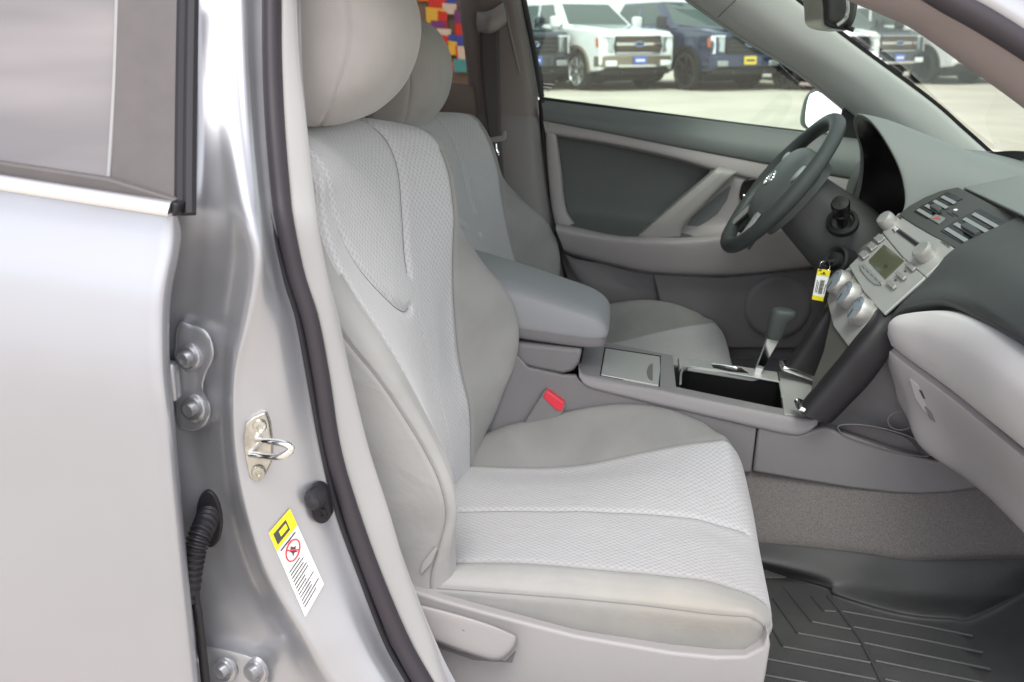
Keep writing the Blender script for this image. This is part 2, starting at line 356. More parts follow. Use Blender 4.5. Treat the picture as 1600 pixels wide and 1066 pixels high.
sweep('window_run_channel', [lean(186, -140, -.875), lean(181, 60, -.875), lean(177, 160, -.875), lean(169, 288, -.875)], circ(.0022, 8), (0, 1, 0), M['trim'], rd, 20)
prof = [(-.0125, 0), (-.011, .005), (-.006, .008), (-.001, .0055), (.004, .008), (.010, .006), (.0125, 0), (.008, -.008), (-.008, -.008)]
sweep('door_frame_seal', [lean(297, -140, -.868), lean(293, 60, -.868), lean(291, 200, -.868), lean(290, 335, -.868)], [(-a, b) for a, b in prof], (0, -1, 0), M['rubber'], rd, 30)
# the dark door edge seal running down inside the gap
tube('edge_seal', [P(296, 880, y=-.846), P(301, 910, y=-.848), P(306, 940, y=-.848), P(312, 980, y=-.85), P(330, 1150, y=-.84)], .006, M['rubber'], rd)

# ---------------------------------------------------------------- B pillar with hinges, striker, switch and warning label
bp = part('b_pillar', (-.3, -.8, .3), 'silver passenger side B-pillar and door jamb')
tab = {-140: (250, 296, 315, 330, 347, 361, 379, 398, 440, 468), 0: (250, 298, 316, 333, 350, 365, 383, 399, 441, 470), 100: (250, 300, 318, 336, 354, 370, 387, 401, 441, 472),
       200: (250, 302, 320, 340, 362, 378, 394, 405, 446, 480), 300: (240, 296, 320, 350, 375, 392, 405, 413, 455, 488), 350: (235, 275, 318, 356, 385, 402, 412, 421, 461, 496),
       400: (225, 265, 315, 360, 394, 411, 421, 433, 470, 506), 450: (220, 260, 312, 357, 390, 408, 428, 447, 483, 517), 500: (215, 258, 308, 352, 380, 400, 435, 463, 499, 530),
       590: (215, 262, 305, 348, 362, 380, 440, 480, 516, 549), 700: (220, 270, 312, 351, 363, 384, 450, 501, 532, 576), 800: (230, 285, 335, 366, 381, 404, 475, 525, 563, 607),
       900: (245, 300, 355, 396, 414, 440, 510, 561, 598, 640), 1000: (258, 312, 400, 450, 472, 500, 560, 600, 642, 680), 1066: (270, 325, 430, 487, 510, 540, 600, 636, 678, 712),
       1200: (290, 365, 510, 570, 600, 632, 690, 715, 755, 790)}
def tumble(v): return float(np.interp(v, [-140, 0, 200, 360, 1066], [.21, .145, .055, 0, 0]))
def bp_y(v):
    d = np.interp(v, [150, 300, 420, 560, 1100], [0, .3, .85, 1, 1])   # the step is shallow above, deep below
    base = np.array([-.80, -.795, -.79, -.80, -.838, -.836, -.812, -.775, -.757, -.735]); flat = np.array([-.858, -.852, -.847, -.842, -.836, -.831, -.822, -.787, -.757, -.735])
    return flat+(base-flat)*d + tumble(v)
rows = [[P(u, v, y=y) for u, y in zip(us, bp_y(v))] for v, us in tab.items()]
BPG = grid_from(rows, 110, 170)
grid_mesh('pillar_shell', BPG, M['silver_in'], bp)
_flat = BPG.reshape(-1, 3)
_q = _flat-np.array(CAM); _c = _q@np.array(FW); _pu = 800+FPX*(_q@np.array(RT))/_c; _pv = 533-FPX*(_q@np.array(UP))/_c
def on_bp(u, v, off=.002):
    i = np.argsort((_pu-u)**2+(_pv-v)**2)[:4]; wgt = 1/(((_pu[i]-u)**2+(_pv[i]-v)**2)+.5)
    y = float((_flat[i, 1]*wgt).sum()/wgt.sum()); return P(u, v, y=y-off)
# weatherstrip
vv = [-140, 0, 100, 200, 300, 350, 430, 500, 590, 700, 800, 900, 1000, 1066, 1200]
sL = dict(zip(vv, (398, 398, 400, 404, 412, 420, 441, 462, 480, 500, 524, 560, 598, 634, 712))); sR = dict(zip(vv, (441, 441, 441, 446, 455, 461, 476, 499, 516, 532, 563, 598, 642, 678, 757)))
tR = dict(zip(vv, (462, 464, 469, 480, 491, 497, 512, 528, 549, 576, 608, 638, 676, 700, 765)))
path = [P(sL[v]*.42+sR[v]*.58, v, y=-.768+tumble(v)) for v in vv]
sweep('weatherstrip', path, [(.0115*math.cos(a)-.001, .013*math.sin(a)) for a in [i*math.pi/8 for i in range(16)]], (0, -1, 0), M['seal'], bp, 90, scale=[1.05, 1.05, .95, .9, .9, 1.05, 1.15])
path = [P(sL[v]+4, v, y=-.772+tumble(v)) for v in vv]
sweep('weatherstrip_lip', path, circ(.0045, 10, .006), (0, -1, 0), M['rubber'], bp, 90)
rows = [[P(sR[v]-8, v, y=-.757+tumble(v)), P(sR[v]+1, v, y=-.764+tumble(v)), P((sR[v]+tR[v])/2, v, y=-.760+tumble(v)), P(tR[v]-3, v, y=-.752+tumble(v)), P(tR[v], v, y=-.742+tumble(v)), P(tR[v]-8, v, y=-.70+tumble(v)), P(tR[v]-20, v, y=-.66+tumble(v))] for v in vv]
surf('pillar_trim', rows, M['trim'], bp, 40, 100)
# hinges
zl = V((0, -1, 0))
def bolt(name, p, par, r=.0075, ax=(.35, -.9, .1)):
    lathe(name, p, ax, [(0, 0), (r*1.75, 0), (r*1.75, .003), (r*1.15, .0032), (r*1.1, .012), (r*.7, .0125), (0, .0125)], M['silver_in'], par, 12)
for name, outl, bl in (('upper_hinge', [(276, 515), (300, 508), (325, 520), (335, 555), (322, 585), (318, 610), (330, 640), (318, 668), (292, 672), (276, 650)], [(296, 556), (304, 636)]),
                       ('lower_hinge', [(312, 1018), (345, 1014), (400, 1030), (416, 1048), (410, 1085), (330, 1085)], [(352, 1044), (400, 1046)])):
    h = surf(name, [[V(p) for p in crom([on_bp(u, v, -.004) for u, v in outl], 40, True)], [V(p) for p in crom([on_bp(u, v, .012) for u, v in outl], 40, True)],
                    [V(p) for p in crom([on_bp((u-sum(q[0] for q in outl)/len(outl))*.8+sum(q[0] for q in outl)/len(outl), (v-sum(q[1] for q in outl)/len(outl))*.85+sum(q[1] for q in outl)/len(outl), .016) for u, v in outl], 40, True)],
                    [on_bp(sum(q[0] for q in outl)/len(outl)+.01*i, sum(q[1] for q in outl)/len(outl), .016) for i in range(40)]], M['silver_in'], bp, 40, 12, closed=True)
    for u, v in bl:
        lathe('hinge_washer', on_bp(u, v, .012), (-.25, -.95, .05), [(.020, 0), (.019, .005), (.015, .008), (.014, .007), (.013, .010), (0, .010)], M['silver_in'], bp, 20)
        bolt('hinge_bolt', on_bp(u, v, .022), bp, .0075, (-.35, -.9, -.1))
    # door side leaf of the hinge disappearing behind the door edge
    u0, v0 = (276, 595) if name == 'upper_hinge' else (318, 1050)
    rbox('hinge_leaf', P(u0-22, v0, y=-.822), (.04, .02, .05), M['silver_in'], bp, b=.006)
# striker
pl = [(384, 662), (396, 652), (414, 645), (420, 660), (424, 690), (424, 720), (414, 742), (402, 754), (390, 748), (384, 720), (380, 690)]
extr('striker_plate', [on_bp(u, v, .006) for u, v in pl], (0, .01, 0), M['zinc'], bp, .0015)
a0, a1 = on_bp(391, 710, .006), on_bp(402, 688, .006)
tube('striker_loop', [a0, P(410, 712, y=a0.y-.012), P(432, 714, y=a0.y-.03), P(446, 710, y=a0.y-.036), P(455, 702, y=a0.y-.036), P(448, 695, y=a0.y-.034), P(432, 691, y=a0.y-.026), P(415, 689, y=a0.y-.012), a1], .0042, M['chrome'], bp, 12, 50)
for u, v in ((406, 666), (404, 738)): lathe('striker_screw', on_bp(u, v, .007), (.3, -.95, 0), [(.009, 0), (.0075, .0035), (.004, .004), (.0035, .0015), (0, .0015)], M['zinc'], bp, 12)
# courtesy light switch
c = on_bp(506, 788, .001)
ax = (V((.28, .02, -.35)).normalized())
ex = V(crom([on_bp(496, 788, .001), on_bp(516, 788, .001)], 2)[1]-crom([on_bp(496, 788, .001), on_bp(516, 788, .001)], 2)[0]).normalized()
stad = []
for i in range(24):
    t = 2*math.pi*i/24; dy = 11 if math.sin(t) > 0 else -11
    stad.append(on_bp(499+16*math.cos(t)+dy*.28, 788+dy+20*math.sin(t), .010))
extr('door_switch', stad, (0, .012, 0), M['rubber'], bp, .003)
lathe('switch_button', on_bp(494, 778, .009), (.15, -.97, .1), [(.0145, 0), (.014, .006), (.011, .016), (.007, .022), (0, .0235)], M['rubber'], bp, 20)
lathe('switch_screw', on_bp(503, 802, .010), (.15, -.97, .1), [(.0075, 0), (.0065, .003), (.0035, .003), (.003, .001), (0, .001)], M['black'], bp, 16)
# warning label
def lab(s, t, off=.003):   # s across 0..1, t down 0..1
    A, B, Cc, D = (420, 833), (453, 795), (506, 913), (477, 964)
    u = A[0]*(1-s)*(1-t)+B[0]*s*(1-t)+Cc[0]*s*t+D[0]*(1-s)*t; v = A[1]*(1-s)*(1-t)+B[1]*s*(1-t)+Cc[1]*s*t+D[1]*(1-s)*t
    return on_bp(u, v, off)
def labquad(name, s0, s1, t0, t1, m, off, n=6):
    G = np.array([[lab(s0+(s1-s0)*j/n, t0+(t1-t0)*i/n, off) for j in range(n+1)] for i in range(n+1)])
    grid_mesh(name, G, m, bp, uv=False, flip=True)
labquad('warning_label', 0, 1, 0, 1, M['white'], .0025)
labquad('label_header', 0, 1, 0, .22, M['yellow'], .0031)
labquad('label_box', .12, .72, .05, .18, M['ink'], .0036, 3)
labquad('label_triangle_field', .34, .66, .085, .145, M['yellow'], .0040, 2)
for k, (t, s1) in enumerate([(.245, .75)]): labquad('label_title', .12, s1+.1, t, t+.02, M['ink'], .0033, 2)
ring = [lab(.52+.30*math.cos(a), .375+.092*math.sin(a), .0036) for a in [i*2*math.pi/24 for i in range(24)]]
tube('label_prohibition_ring', ring, .0011, M['redink'], bp, 6, 48, closed=True)
tube('label_prohibition_bar', [lab(.31, .31, .0036), lab(.73, .44, .0036)], .001, M['redink'], bp, 6, 4)
extr('label_figure', [lab(s, t, .0033) for s, t in ((.40, .36), (.5, .32), (.58, .36), (.68, .37), (.6, .40), (.64, .44), (.54, .41), (.42, .43), (.46, .39))], (0, .0005, 0), M['ink'], bp, 0)
rnd = random.Random(3)
for i in range(12):
    t = .50+i*.038
    labquad('label_text_line', .1, .1+(.45+.38*rnd.random()), t, t+.016, M['ink'], .0032, 2)
# wiring boot between pillar and rear door
c0 = on_bp(326, 812, -.004)
oval = [on_bp(326+20*math.cos(t), 812+44*math.sin(t)+ (6*math.cos(t)), .006) for t in [i*2*math.pi/28 for i in range(28)]]
extr('boot_grommet', oval, (0, .015, 0), M['rubber'], bp, .004)
bpts = [on_bp(327, 803, .002), P(319, 822, y=-.824), P(309, 845, y=-.842), P(302, 870, y=-.85), P(297, 900, y=-.85), P(293, 940, y=-.845)]
Cp = crom(bpts, 66)
sweep('wiring_boot', Cp.tolist(), circ(1, 14), (0, -1, 0), M['rubber'], bp, smooth_path=False, scale=[(.0150 if (i//2) % 2 else .0118) for i in range(66)])

# ---------------------------------------------------------------- front seats
YC = -.39
def colfun(pix, y):
    q = sorted([tuple(P(u, v, y=y)) for u, v in pix], key=lambda p: p[2]); z = [p[2] for p in q]; x = [p[0] for p in q]
    return lambda zz: float(np.interp(zz, z, x))
def add_attr(o, name, vals):
    at_ = o.data.attributes.new(name, 'FLOAT', 'POINT'); at_.data.foreach_set('value', np.asarray(vals, dtype=np.float32))
def normals(G):
    du = np.gradient(G, axis=1); dv = np.gradient(G, axis=0); n = np.cross(du, dv); n /= np.linalg.norm(n, axis=2)[..., None]+1e-12
    return n
def groove(G, N, curves, depth=.004, wd=.004):
    """press seam grooves along 3D curves into the grid G"""
    X = G.reshape(-1, 3); D = np.zeros(len(X))
    for cv, dp, ww in curves:
        cv = np.asarray(cv); d2 = np.full(len(X), 9.)
        lo, hi = cv.min(0)-.03, cv.max(0)+.03; sel = np.all((X > lo) & (X < hi), axis=1); Xs = X[sel]
        dm = np.full(len(Xs), 9.)
        for k in range(0, len(cv)): dm = np.minimum(dm, ((Xs-cv[k])**2).sum(1))
        d2[sel] = dm; D = np.maximum(D, dp*np.exp(-d2/ww**2))
    return (X-N.reshape(-1, 3)*D[:, None]).reshape(G.shape)
def gp(G, cu, rv, K, L):
    """point of fine grid at control-column cu, control-row rv"""
    nv, nu = G.shape[:2]; a = rv/(L-1)*(nv-1); b = cu/(K-1)*(nu-1); i, j = int(min(a, nv-2)), int(min(b, nu-2)); f, g = a-i, b-j
    return (G[i, j]*(1-f)*(1-g)+G[i+1, j]*f*(1-g)+G[i, j+1]*(1-f)*g+G[i+1, j+1]*f*g)

def build_backrest(par):
    C4 = colfun([(497, 235), (505, 330), (520, 400), (560, 470), (590, 512), (640, 590), (690, 690), (706, 755)], -.585)
    C2 = colfun([(480, 430), (522, 512), (545, 540), (592, 595), (640, 665), (678, 730), (694, 775), (697, 805), (690, 850), (672, 880)], -.655)
    C8 = colfun([(690, 228), (703, 270), (712, 335), (709, 450), (715, 530), (722, 570), (738, 640), (736, 700)], -.195)
    C9 = colfun([(688, 222), (701, 265), (713, 345), (745, 400), (790, 460), (808, 510), (806, 545), (800, 580), (770, 650), (735, 712)], -.14)
    Z = [.42, .47, .52, .57, .62, .67, .72, .77, .82, .87, .91, .95, .99, 1.03]
    cz = [.42, .48, .55, .62, .70, .80, .88, .93, 1.0, 1.04]; cx = [-.14, -.132, -.14, -.152, -.168, -.187, -.207, -.219, -.240, -.254]
    rows = []
    for z in Z:
        x4, x2, x8, x9, xc = C4(z), C2(z), C8(z), C9(z), float(np.interp(z, cz, cx))
        b = float(np.interp(z, [.42, .5, .80, .90, .95], [.8, 1, 1, .35, 0]))      # how much outboard bolster there is
        x4 = max(x4, xc-.045)
        x3 = max(x4, x2)+.012*b-.012*(1-b)
        if z > .86: x2 = min(x2, x3-.03)
        y3 = -.585-.045*(.55+.45*b); y2 = -.585-.07*(.6+.4*b)
        bi = float(np.interp(z, [.42, .5, .86, .91], [.6, 1, 1, 0]))
        y9 = -.195+.055*bi+.008; yin = y9+.028*bi+.012
        rows.append([V((x3-.25, y2+.05, z)), V((x3-.15, y2-.002, z)), V((x2, y2, z)), V((x3, y3, z)), V((x4, -.585, z)), V((xc*.5+x4*.5-.008, -.49, z)), V((xc, YC, z)),
                     V((xc*.55+x8*.45-.006, -.29, z)), V((x8, -.195, z)), V((x9+.002, y9, z)), V((x9-.045, yin, z)), V((x9-.13, yin+.004, z)), V((x9-.23, yin-.03, z))])
    K = 13
    top = rows[-1]
    drop = [.06, .05, .045, .035, .022, .008, 0, .006, .025, .04, .05, .055, .06]
    for dz, dx, f in ((.035, -.018, .35), (.058, -.045, .75), (.068, -.085, 1.0), (.06, -.13, 1.05), (.02, -.165, 1.0)):
        rows.append([V((p.x*(1-.0)+dx*(1 if 3 < k < 9 else .6), p.y+(YC-p.y)*.05*f, p.z+dz-drop[k]*f)) for k, p in enumerate(top)])
    L = len(rows)
    G = grid_from(rows, 440, 380); N = normals(G)
    if N[190, 220, 0] < 0: N = -N
    def line(pts, n=420): return [gp(G, c, r, K, L) for c, r in crom(pts, n)]
    def rz(z): return float(np.interp(z, Z, range(len(Z))))
    seams = []
    seams.append((line([(4, 0), (4, 5), (4, rz(.9)), (4, rz(1.03))]), .0040, .0065))
    seams.append((line([(8, 0), (8, 5), (8, rz(.9)), (8, rz(1.03))]), .0040, .0065))
    seams.append((line([(2, 0), (2, 5), (2, rz(.86))]), .003, .003))
    # the V shaped dart in the upper insert
    seams.append((line([(4.35, L-3.5), (4.45, rz(1.03)), (4.65, rz(.95)), (4.95, rz(.88)), (5.45, rz(.825)), (5.9, rz(.797)), (6.15, rz(.795))]), .0062, .0085))
    seams.append((line([(7.0, L-3.5), (6.95, rz(1.03)), (6.75, rz(.95)), (6.58, rz(.89)), (6.46, rz(.845))]), .0062, .0085))
    seams.append((line([(6.42, rz(.78)), (6.55, rz(.7)), (6.7, rz(.6)), (6.8, rz(.5))]), .0012, .004))
    G2 = groove(G, N, seams)
    # padded: slight puff inside the dart and waviness
    rnd_ = np.random.RandomState(2); nv, nu = G.shape[:2]; aa, bb = np.meshgrid(np.linspace(0, 1, nv), np.linspace(0, 1, nu), indexing='ij')
    wob = .0012*np.sin(aa*23+bb*9)+.001*np.sin(aa*11-bb*17+1)
    G2 = G2+N*wob[..., None]
    G, G0 = G2, G
    for ln in ([(4, 0), (4, 5), (4, rz(.9))], [(8, 0), (8, 5), (8, rz(.9)), (8, rz(1.03))], [(4.35, L-3.5), (4.45, rz(1.03)), (4.65, rz(.95)), (4.95, rz(.88)), (5.45, rz(.825)), (5.9, rz(.797)), (6.15, rz(.795))], [(7.0, L-3.5), (6.95, rz(1.03)), (6.75, rz(.95)), (6.58, rz(.89)), (6.46, rz(.845))]):
        tube('seam_thread', line(ln, 90), .00085, M['thread'], par, 5, 90)
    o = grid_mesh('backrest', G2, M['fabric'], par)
    cu = np.linspace(0, K-1, nu); ins = np.clip((cu-4)/.12, 0, 1)*np.clip((8-cu)/.12, 0, 1)
    rr = np.linspace(0, L-1, nv)
    msk = np.tile(ins, (nv, 1)); up_ = rr > rz(.90)
    ext = ((cu > 3.55) & (cu <= 4.2)).astype(float); msk[up_] = np.maximum(msk[up_], ext)
    add_attr(o, 'ins', msk.ravel()); add_attr(o, 'dirt_or_glare', np.zeros(nv*nu)); add_attr(o, 'painted_light', np.tile(np.interp(cu, [0, 2, 2.05, 4, 4.05, 7.95, 8, 12], [1.0, 1.0, 1.06, 1.06, 1.15, 1.15, .97, .97]), (nv, 1)).ravel())
    tube('piping', line([(2, 0), (2, 3), (2, 6), (2, rz(.87))], 60), .0011, M['piping'], par, 6, 60)
    return o
M['thread'] = mat('dark_seam_thread', (.19, .185, .18), .95)  # dark thread colour of the stitched seams
M['piping'] = mat('seam_thread', (.19, .185, .18), .9)

def build_cushion(par):
    def zf(pix, y):
        q = sorted([tuple(P(u, v, y=y)) for u, v in pix]); return lambda x: float(np.interp(x, [p[0] for p in q], [p[2] for p in q]))
    pip = zf([(655, 917), (760, 925), (900, 936), (1000, 946), (1100, 958), (1200, 966)], -.652)
    pat = zf([(680, 877), (800, 880), (900, 886), (1000, 893), (1100, 905), (1190, 930)], -.60)
    bot = zf([(640, 925), (660, 932), (760, 955), (900, 990), (1050, 1015), (1160, 1026), (1190, 1026)], -.648)
    cen = zf([(690, 797), (880, 796), (1000, 791), (1100, 786), (1178, 779)], -.40)
    ins_ = zf([(740, 727), (800, 730), (860, 730), (920, 723), (960, 715), (1020, 702), (1080, 690), (1125, 685)], -.195)
    rid = zf([(740, 690), (770, 672), (850, 655), (900, 643), (960, 637), (1010, 638), (1060, 645), (1110, 662), (1135, 682)], -.14)
    X = [-.2, -.15, -.1, -.05, 0, .05, .1, .15, .2, .25, .29, .325, .352]
    rows = []
    def row(x):
        zb, zp, zt, zc, zi, zr = bot(x), pip(x), pat(x), cen(x), ins_(x), rid(x)
        zc = min(zc, zt-.004)
        return [V((x, -.640, zb-.03)), V((x, -.648, zb)), V((x, -.653, (zb+zp)/2)), V((x, -.652, zp)), V((x, -.636, zp*.45+zt*.55+.004)), V((x, -.60, zt)), V((x, -.50, zc*.6+zt*.4)), V((x, -.40, zc)), V((x, -.29, zc*.5+zi*.5-.002)),
                V((x, -.195, zi)), V((x, -.14, zr)), V((x, -.112, zr-.025)), V((x, -.104, zr-.08)), V((x, -.106, .36))]
    for x in X: rows.append(row(x))
    K = len(rows[0])
    cor = [.028, .026, .022, .018, .012, .006, .002, 0, .003, .012, .032, .05, .062, .07]       # plan rounding at the corners
    for kk, ff in ((-4, .06), (-3, .16), (-2, .30), (-1, .46)):
        for k in range(K): rows[kk][k] = rows[kk][k]-V((cor[k]*ff, 0, 0))
    last = rows[-1]
    for dx, fz in ((.018, .10), (.032, .26), (.040, .50), (.038, .78), (.024, 1.0)):
        r_ = []
        for k, p in enumerate(last):
            zlow = .355 if k < 9 else .36
            low = min(p.z, last[1].z+.0) if k <= 1 else zlow
            z = p.z+(min(p.z, zlow+.02*(k < 4))-p.z)*fz if k > 1 else p.z-(.004*fz)
            z = p.z+(max(.365, min(p.z, .372))-p.z)*fz if k > 1 else p.z
            yy = p.y+(.018*fz if k < 5 else 0)-(.025*fz if k > 10 else 0)
            r_.append(V((p.x+dx-cor[k]*(.18+.5*min(1, fz*1.6)), yy, z)))
        rows.append(r_)
    L = len(rows)
    G = grid_from(rows, 420, 340); N = normals(G)
    if N[140, 210, 2] < 0: N = -N
    def line(pts, n=420): return [gp(G, c, r, K, L) for c, r in crom(pts, n)]
    nx = len(X)-1
    seams = [(line([(3, 0), (3, 5), (3, nx), (3.2, nx+3)]), .0028, .005), (line([(5, 0), (5, 5), (5, nx), (5, nx+2)]), .0025, .006), (line([(9, 0), (9, 5), (9, nx-1), (9.1, nx+1.5)]), .0028, .006),
             (line([(7, 0), (7.0, 4), (7, 9), (7.05, nx+1)]), .0040, .008), (line([(3.2, nx+3), (5, nx+3.1), (8, nx+3.1), (11, nx+3)]), .0028, .005)]
    G2 = groove(G, N, seams); nv, nu = G.shape[:2]
    aa, bb = np.meshgrid(np.linspace(0, 1, nv), np.linspace(0, 1, nu), indexing='ij')
    G2 = G2+N*(.0012*np.sin(aa*19+bb*7)+.001*np.sin(aa*9-bb*21+1))[..., None]
    G = G2
    for ln in ([(5, 0), (5, 5), (5, nx), (5, nx+2)], [(9, 0), (9, 5), (9, nx-1), (9.1, nx+1.5)], [(7, 0), (7.0, 4), (7, 9), (7.05, nx+1)]): tube('seam_thread', line(ln, 90), .0008, M['thread'], par, 5, 90)
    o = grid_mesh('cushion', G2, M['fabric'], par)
    cu = np.linspace(0, K-1, nu); rr = np.linspace(0, L-1, nv)
    ins = np.tile(np.clip((cu-5)/.12, 0, 1)*np.clip((9-cu)/.12, 0, 1), (nv, 1)); ins[rr > nx+2.6] = 0
    add_attr(o, 'ins', ins.ravel())
    dirt_or_glare = np.exp(-((rr-nx+1)/5)**2)[:, None]*np.exp(-((cu-3)/1.8)**2)[None, :]*.65
    add_attr(o, 'dirt_or_glare', dirt_or_glare.ravel()); add_attr(o, 'painted_light', np.tile(np.interp(cu, [0, 3, 3.05, 5, 5.05, 8.95, 9, 13], [.92, .92, 1.12, 1.12, .95, .95, .80, .80]), (nv, 1)).ravel())  # outboard strip painted as lit, inboard bolster as shaded
    tube('piping', line([(3, 0), (3, 4), (3, 8), (3, nx), (3.2, nx+3)], 60), .0011, M['piping'], par, 6, 60)
    return o

def build_headrest(par):
    zs = [1.088, 1.092, 1.105, 1.135, 1.17, 1.21, 1.25, 1.29, 1.32, 1.338, 1.342]
    fr = [-.285, -.265, -.235, -.200, -.178, -.166, -.166, -.180, -.205, -.245, -.27]
    re = [-.315, -.330, -.345, -.348, -.345, -.342, -.340, -.340, -.338, -.325, -.30]
    hw = [.06, .095, .125, .142, .148, .150, .149, .145, .135, .105, .06]
    rows = []
    for z, f, r_, h in zip(zs, fr, re, hw):
        c_, a_ = (f+r_)/2, (f-r_)/2; row = []
        for i in range(24):
            t = 2*math.pi*i/24+.13; ct, st = math.cos(t), math.sin(t); e = .62
            row.append(V((c_+a_*math.copysign(abs(ct)**e, ct)-.02*(st*st), YC+.005+h*math.copysign(abs(st)**e, st), z+(0 if 1.1 < z < 1.32 else 0))))
        rows.append(row)
    G = grid_from(rows, 160, 120, True); N = normals(G)
    cen = G.mean((0, 1)); 
    if ((G-cen)*N).sum() < 0: N = -N
    nv, nu = G.shape[:2]; seams = []
    for sgn in (-1, 1):        # seam between front and side panel
        ln = []
        for i in range(nv):
            row = G[i]; xm = row[:, 0].max(); x0 = row[:, 0].min(); tx = xm-.055*(xm-x0)/.16
            sel = np.where(np.sign(row[:, 1]-YC-.005) == sgn)[0]; j = sel[np.argmin(abs(row[sel, 0]-tx)+.3*(abs(row[sel, 1]-YC) < .04))]; ln.append(row[j])
        seams.append((crom(ln[2:-2:8], 200), .003, .0032))
    G = groove(G, N, seams)
    o = grid_mesh('headrest', G, M['fabric2'], par, closed=True, cap=True)
    for dy in (-.045, .045): tube('headrest_post', [V((-.315, YC+dy, 1.02)), V((-.315, YC+dy, 1.12))], .007, M['chrome'], par, 10, 4)
    return o
M['fabric2'] = mat('headrest_velour', (.40, .38, .365), .95, spec=.15, noise=.07, nscale=9, bump=.5, bscale=900, sheen=.25)

ps = part('front_passenger_seat', (.1, YC, .3), 'grey cloth front passenger seat nearest the open doorway')
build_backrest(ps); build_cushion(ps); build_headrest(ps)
# plastic side shield with recline lever
sh = [(606, 880), (625, 905), (650, 925), (690, 938), (760, 958), (900, 994), (1050, 1020), (1120, 1027), (1165, 1026), (1192, 1012), (1201, 990), (1204, 1010), (1196, 1060), (1180, 1130), (900, 1170), (680, 1170), (600, 1080), (580, 960)]
extr('side_shield', [P(u, v, y=-.668) for u, v in sh], (0, .05, 0), M['shield'], ps, .007, 4)
rows = [[P(640, 952, y=-.669), P(652, 944, y=-.669), P(740, 967, y=-.669), P(800, 990, y=-.669), P(808, 1002, y=-.669), P(796, 1022, y=-.669), P(770, 1032, y=-.669), P(700, 1010, y=-.669), P(650, 988, y=-.669), P(641, 970, y=-.669)]]
cu_, cv_ = 724, 985
for y_, k in ((-.69, 1.0), (-.700, .98), (-.7055, .90), (-.707, .6), (-.707, .02)):
    rows.append([P(cu_+((u-cu_)*k if k > .9 else (u-cu_)*(1-(1-k)*.6 if k > .5 else k)), cv_+(v-cv_)*k, y=y_) for u, v in [(640, 952), (652, 944), (740, 967), (800, 990), (808, 1002), (796, 1022), (770, 1032), (700, 1010), (650, 988), (641, 970)]])
surf('recline_lever', rows, M['shield'], ps, 60, 24, closed=True)
extr('lever_pocket', [P(u, v, y=-.6695) for u, v in [(648, 985), (660, 998), (720, 1020), (790, 1034), (806, 1018), (800, 1036), (740, 1032), (665, 1006)]], (0, .004, 0), M['greyd'], ps, .001)
extr('airbag_tag', [P(u, v, y=-.658) for u, v in [(656, 893), (660, 880), (680, 855), (683, 858), (674, 880), (658, 898)]], (0, .002, 0), M['rustlabel'], ps, .0005)
# belt buckle stalk
bx = [P(818, 660, y=-.125), P(852, 608, y=-.125), P(882, 628, y=-.125), P(868, 660, y=-.125)]
extr('buckle_stalk', [P(816, 665, y=-.14), P(852, 609, y=-.14), P(884, 634, y=-.14), P(880, 646, y=-.14), P(860, 668, y=-.14)], (0, .03, 0), M['grey'], ps, .004)
extr('buckle_button', [P(848, 621, y=-.1425), P(854, 610, y=-.1425), P(882, 630, y=-.1425), P(878, 643, y=-.1425), P(869, 642, y=-.1425)], (0, .024, 0), M['red'], ps, .002)
# driver's seat: the same seat, repeated across the console
ds = part('driver_seat', (.1, YC, .3), 'grey cloth driver seat beyond the centre console')
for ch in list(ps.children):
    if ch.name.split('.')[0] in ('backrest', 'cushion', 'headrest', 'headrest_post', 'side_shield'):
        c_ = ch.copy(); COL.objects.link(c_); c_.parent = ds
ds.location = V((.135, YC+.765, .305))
_piv = V((-.05, 0, .60)); _rot = Matrix.Translation(_piv-V((.1, 0, .3))) @ Matrix.Rotation(R(-11), 4, 'Y') @ Matrix.Translation(-_piv+V((.1, 0, .3)))
for c_ in ds.children:
    if c_.name.split('.')[0] in ('backrest', 'headrest', 'headrest_post'): c_.matrix_basis = _rot
    if c_.name.split('.')[0] == 'headrest': c_.matrix_basis = Matrix.Translation((-.005, 0, -.035)) @ _rot

# ---------------------------------------------------------------- centre console
cc = part('center_console', (.2, 0, .3), 'grey centre console with armrest, cup holder and gear selector')
Yn = -.118
TO = P(905, 583, y=Yn); T1 = P(1225, 648, y=Yn); tdir = (T1-TO).normalized(); tn = tdir.cross(V((0, 1, 0))).normalized()
if tn.z < 0: tn = -tn
def T(u, v, off=0): return PL(u, v, TO, tn, off)
# side panels
extr('side_panel_rear', [P(u, v, y=-.126) for u, v in [(700, 760), (700, 560), (800, 548), (812, 560), (825, 575), (880, 587), (900, 587), (906, 596), (1000, 619), (1183, 663), (1174, 738), (1000, 745), (850, 760)]], (0, .012, 0), M['grey'], cc, .003)
nose = [(1186, 664), (1245, 678), (1300, 668), (1352, 690), (1400, 706), (1462, 722), (1490, 716), (1520, 745), (1560, 770), (1530, 765), (1480, 770), (1440, 773), (1400, 773), (1330, 765), (1250, 752), (1176, 738)]
nose = [(1186, 664), (1245, 680), (1290, 668), (1352, 690), (1400, 706), (1462, 722), (1500, 716), (1600, 740), (1600, 752), (1530, 764), (1480, 771), (1440, 773), (1400, 772), (1330, 764), (1250, 751), (1176, 738)]
extr('side_panel_front', [P(u, v, y=-.1285) for u, v in nose], (0, .03, 0), M['grey'], cc, .006, 4)
# rear upper bin under the armrest
extr('storage_bin', [P(u, v, y=-.112) for u, v in [(760, 525), (812, 536), (910, 546), (905, 566), (898, 580), (880, 586), (835, 578), (800, 565), (760, 560)]], (0, .2, 0), M['grey'], cc, .008, 4)
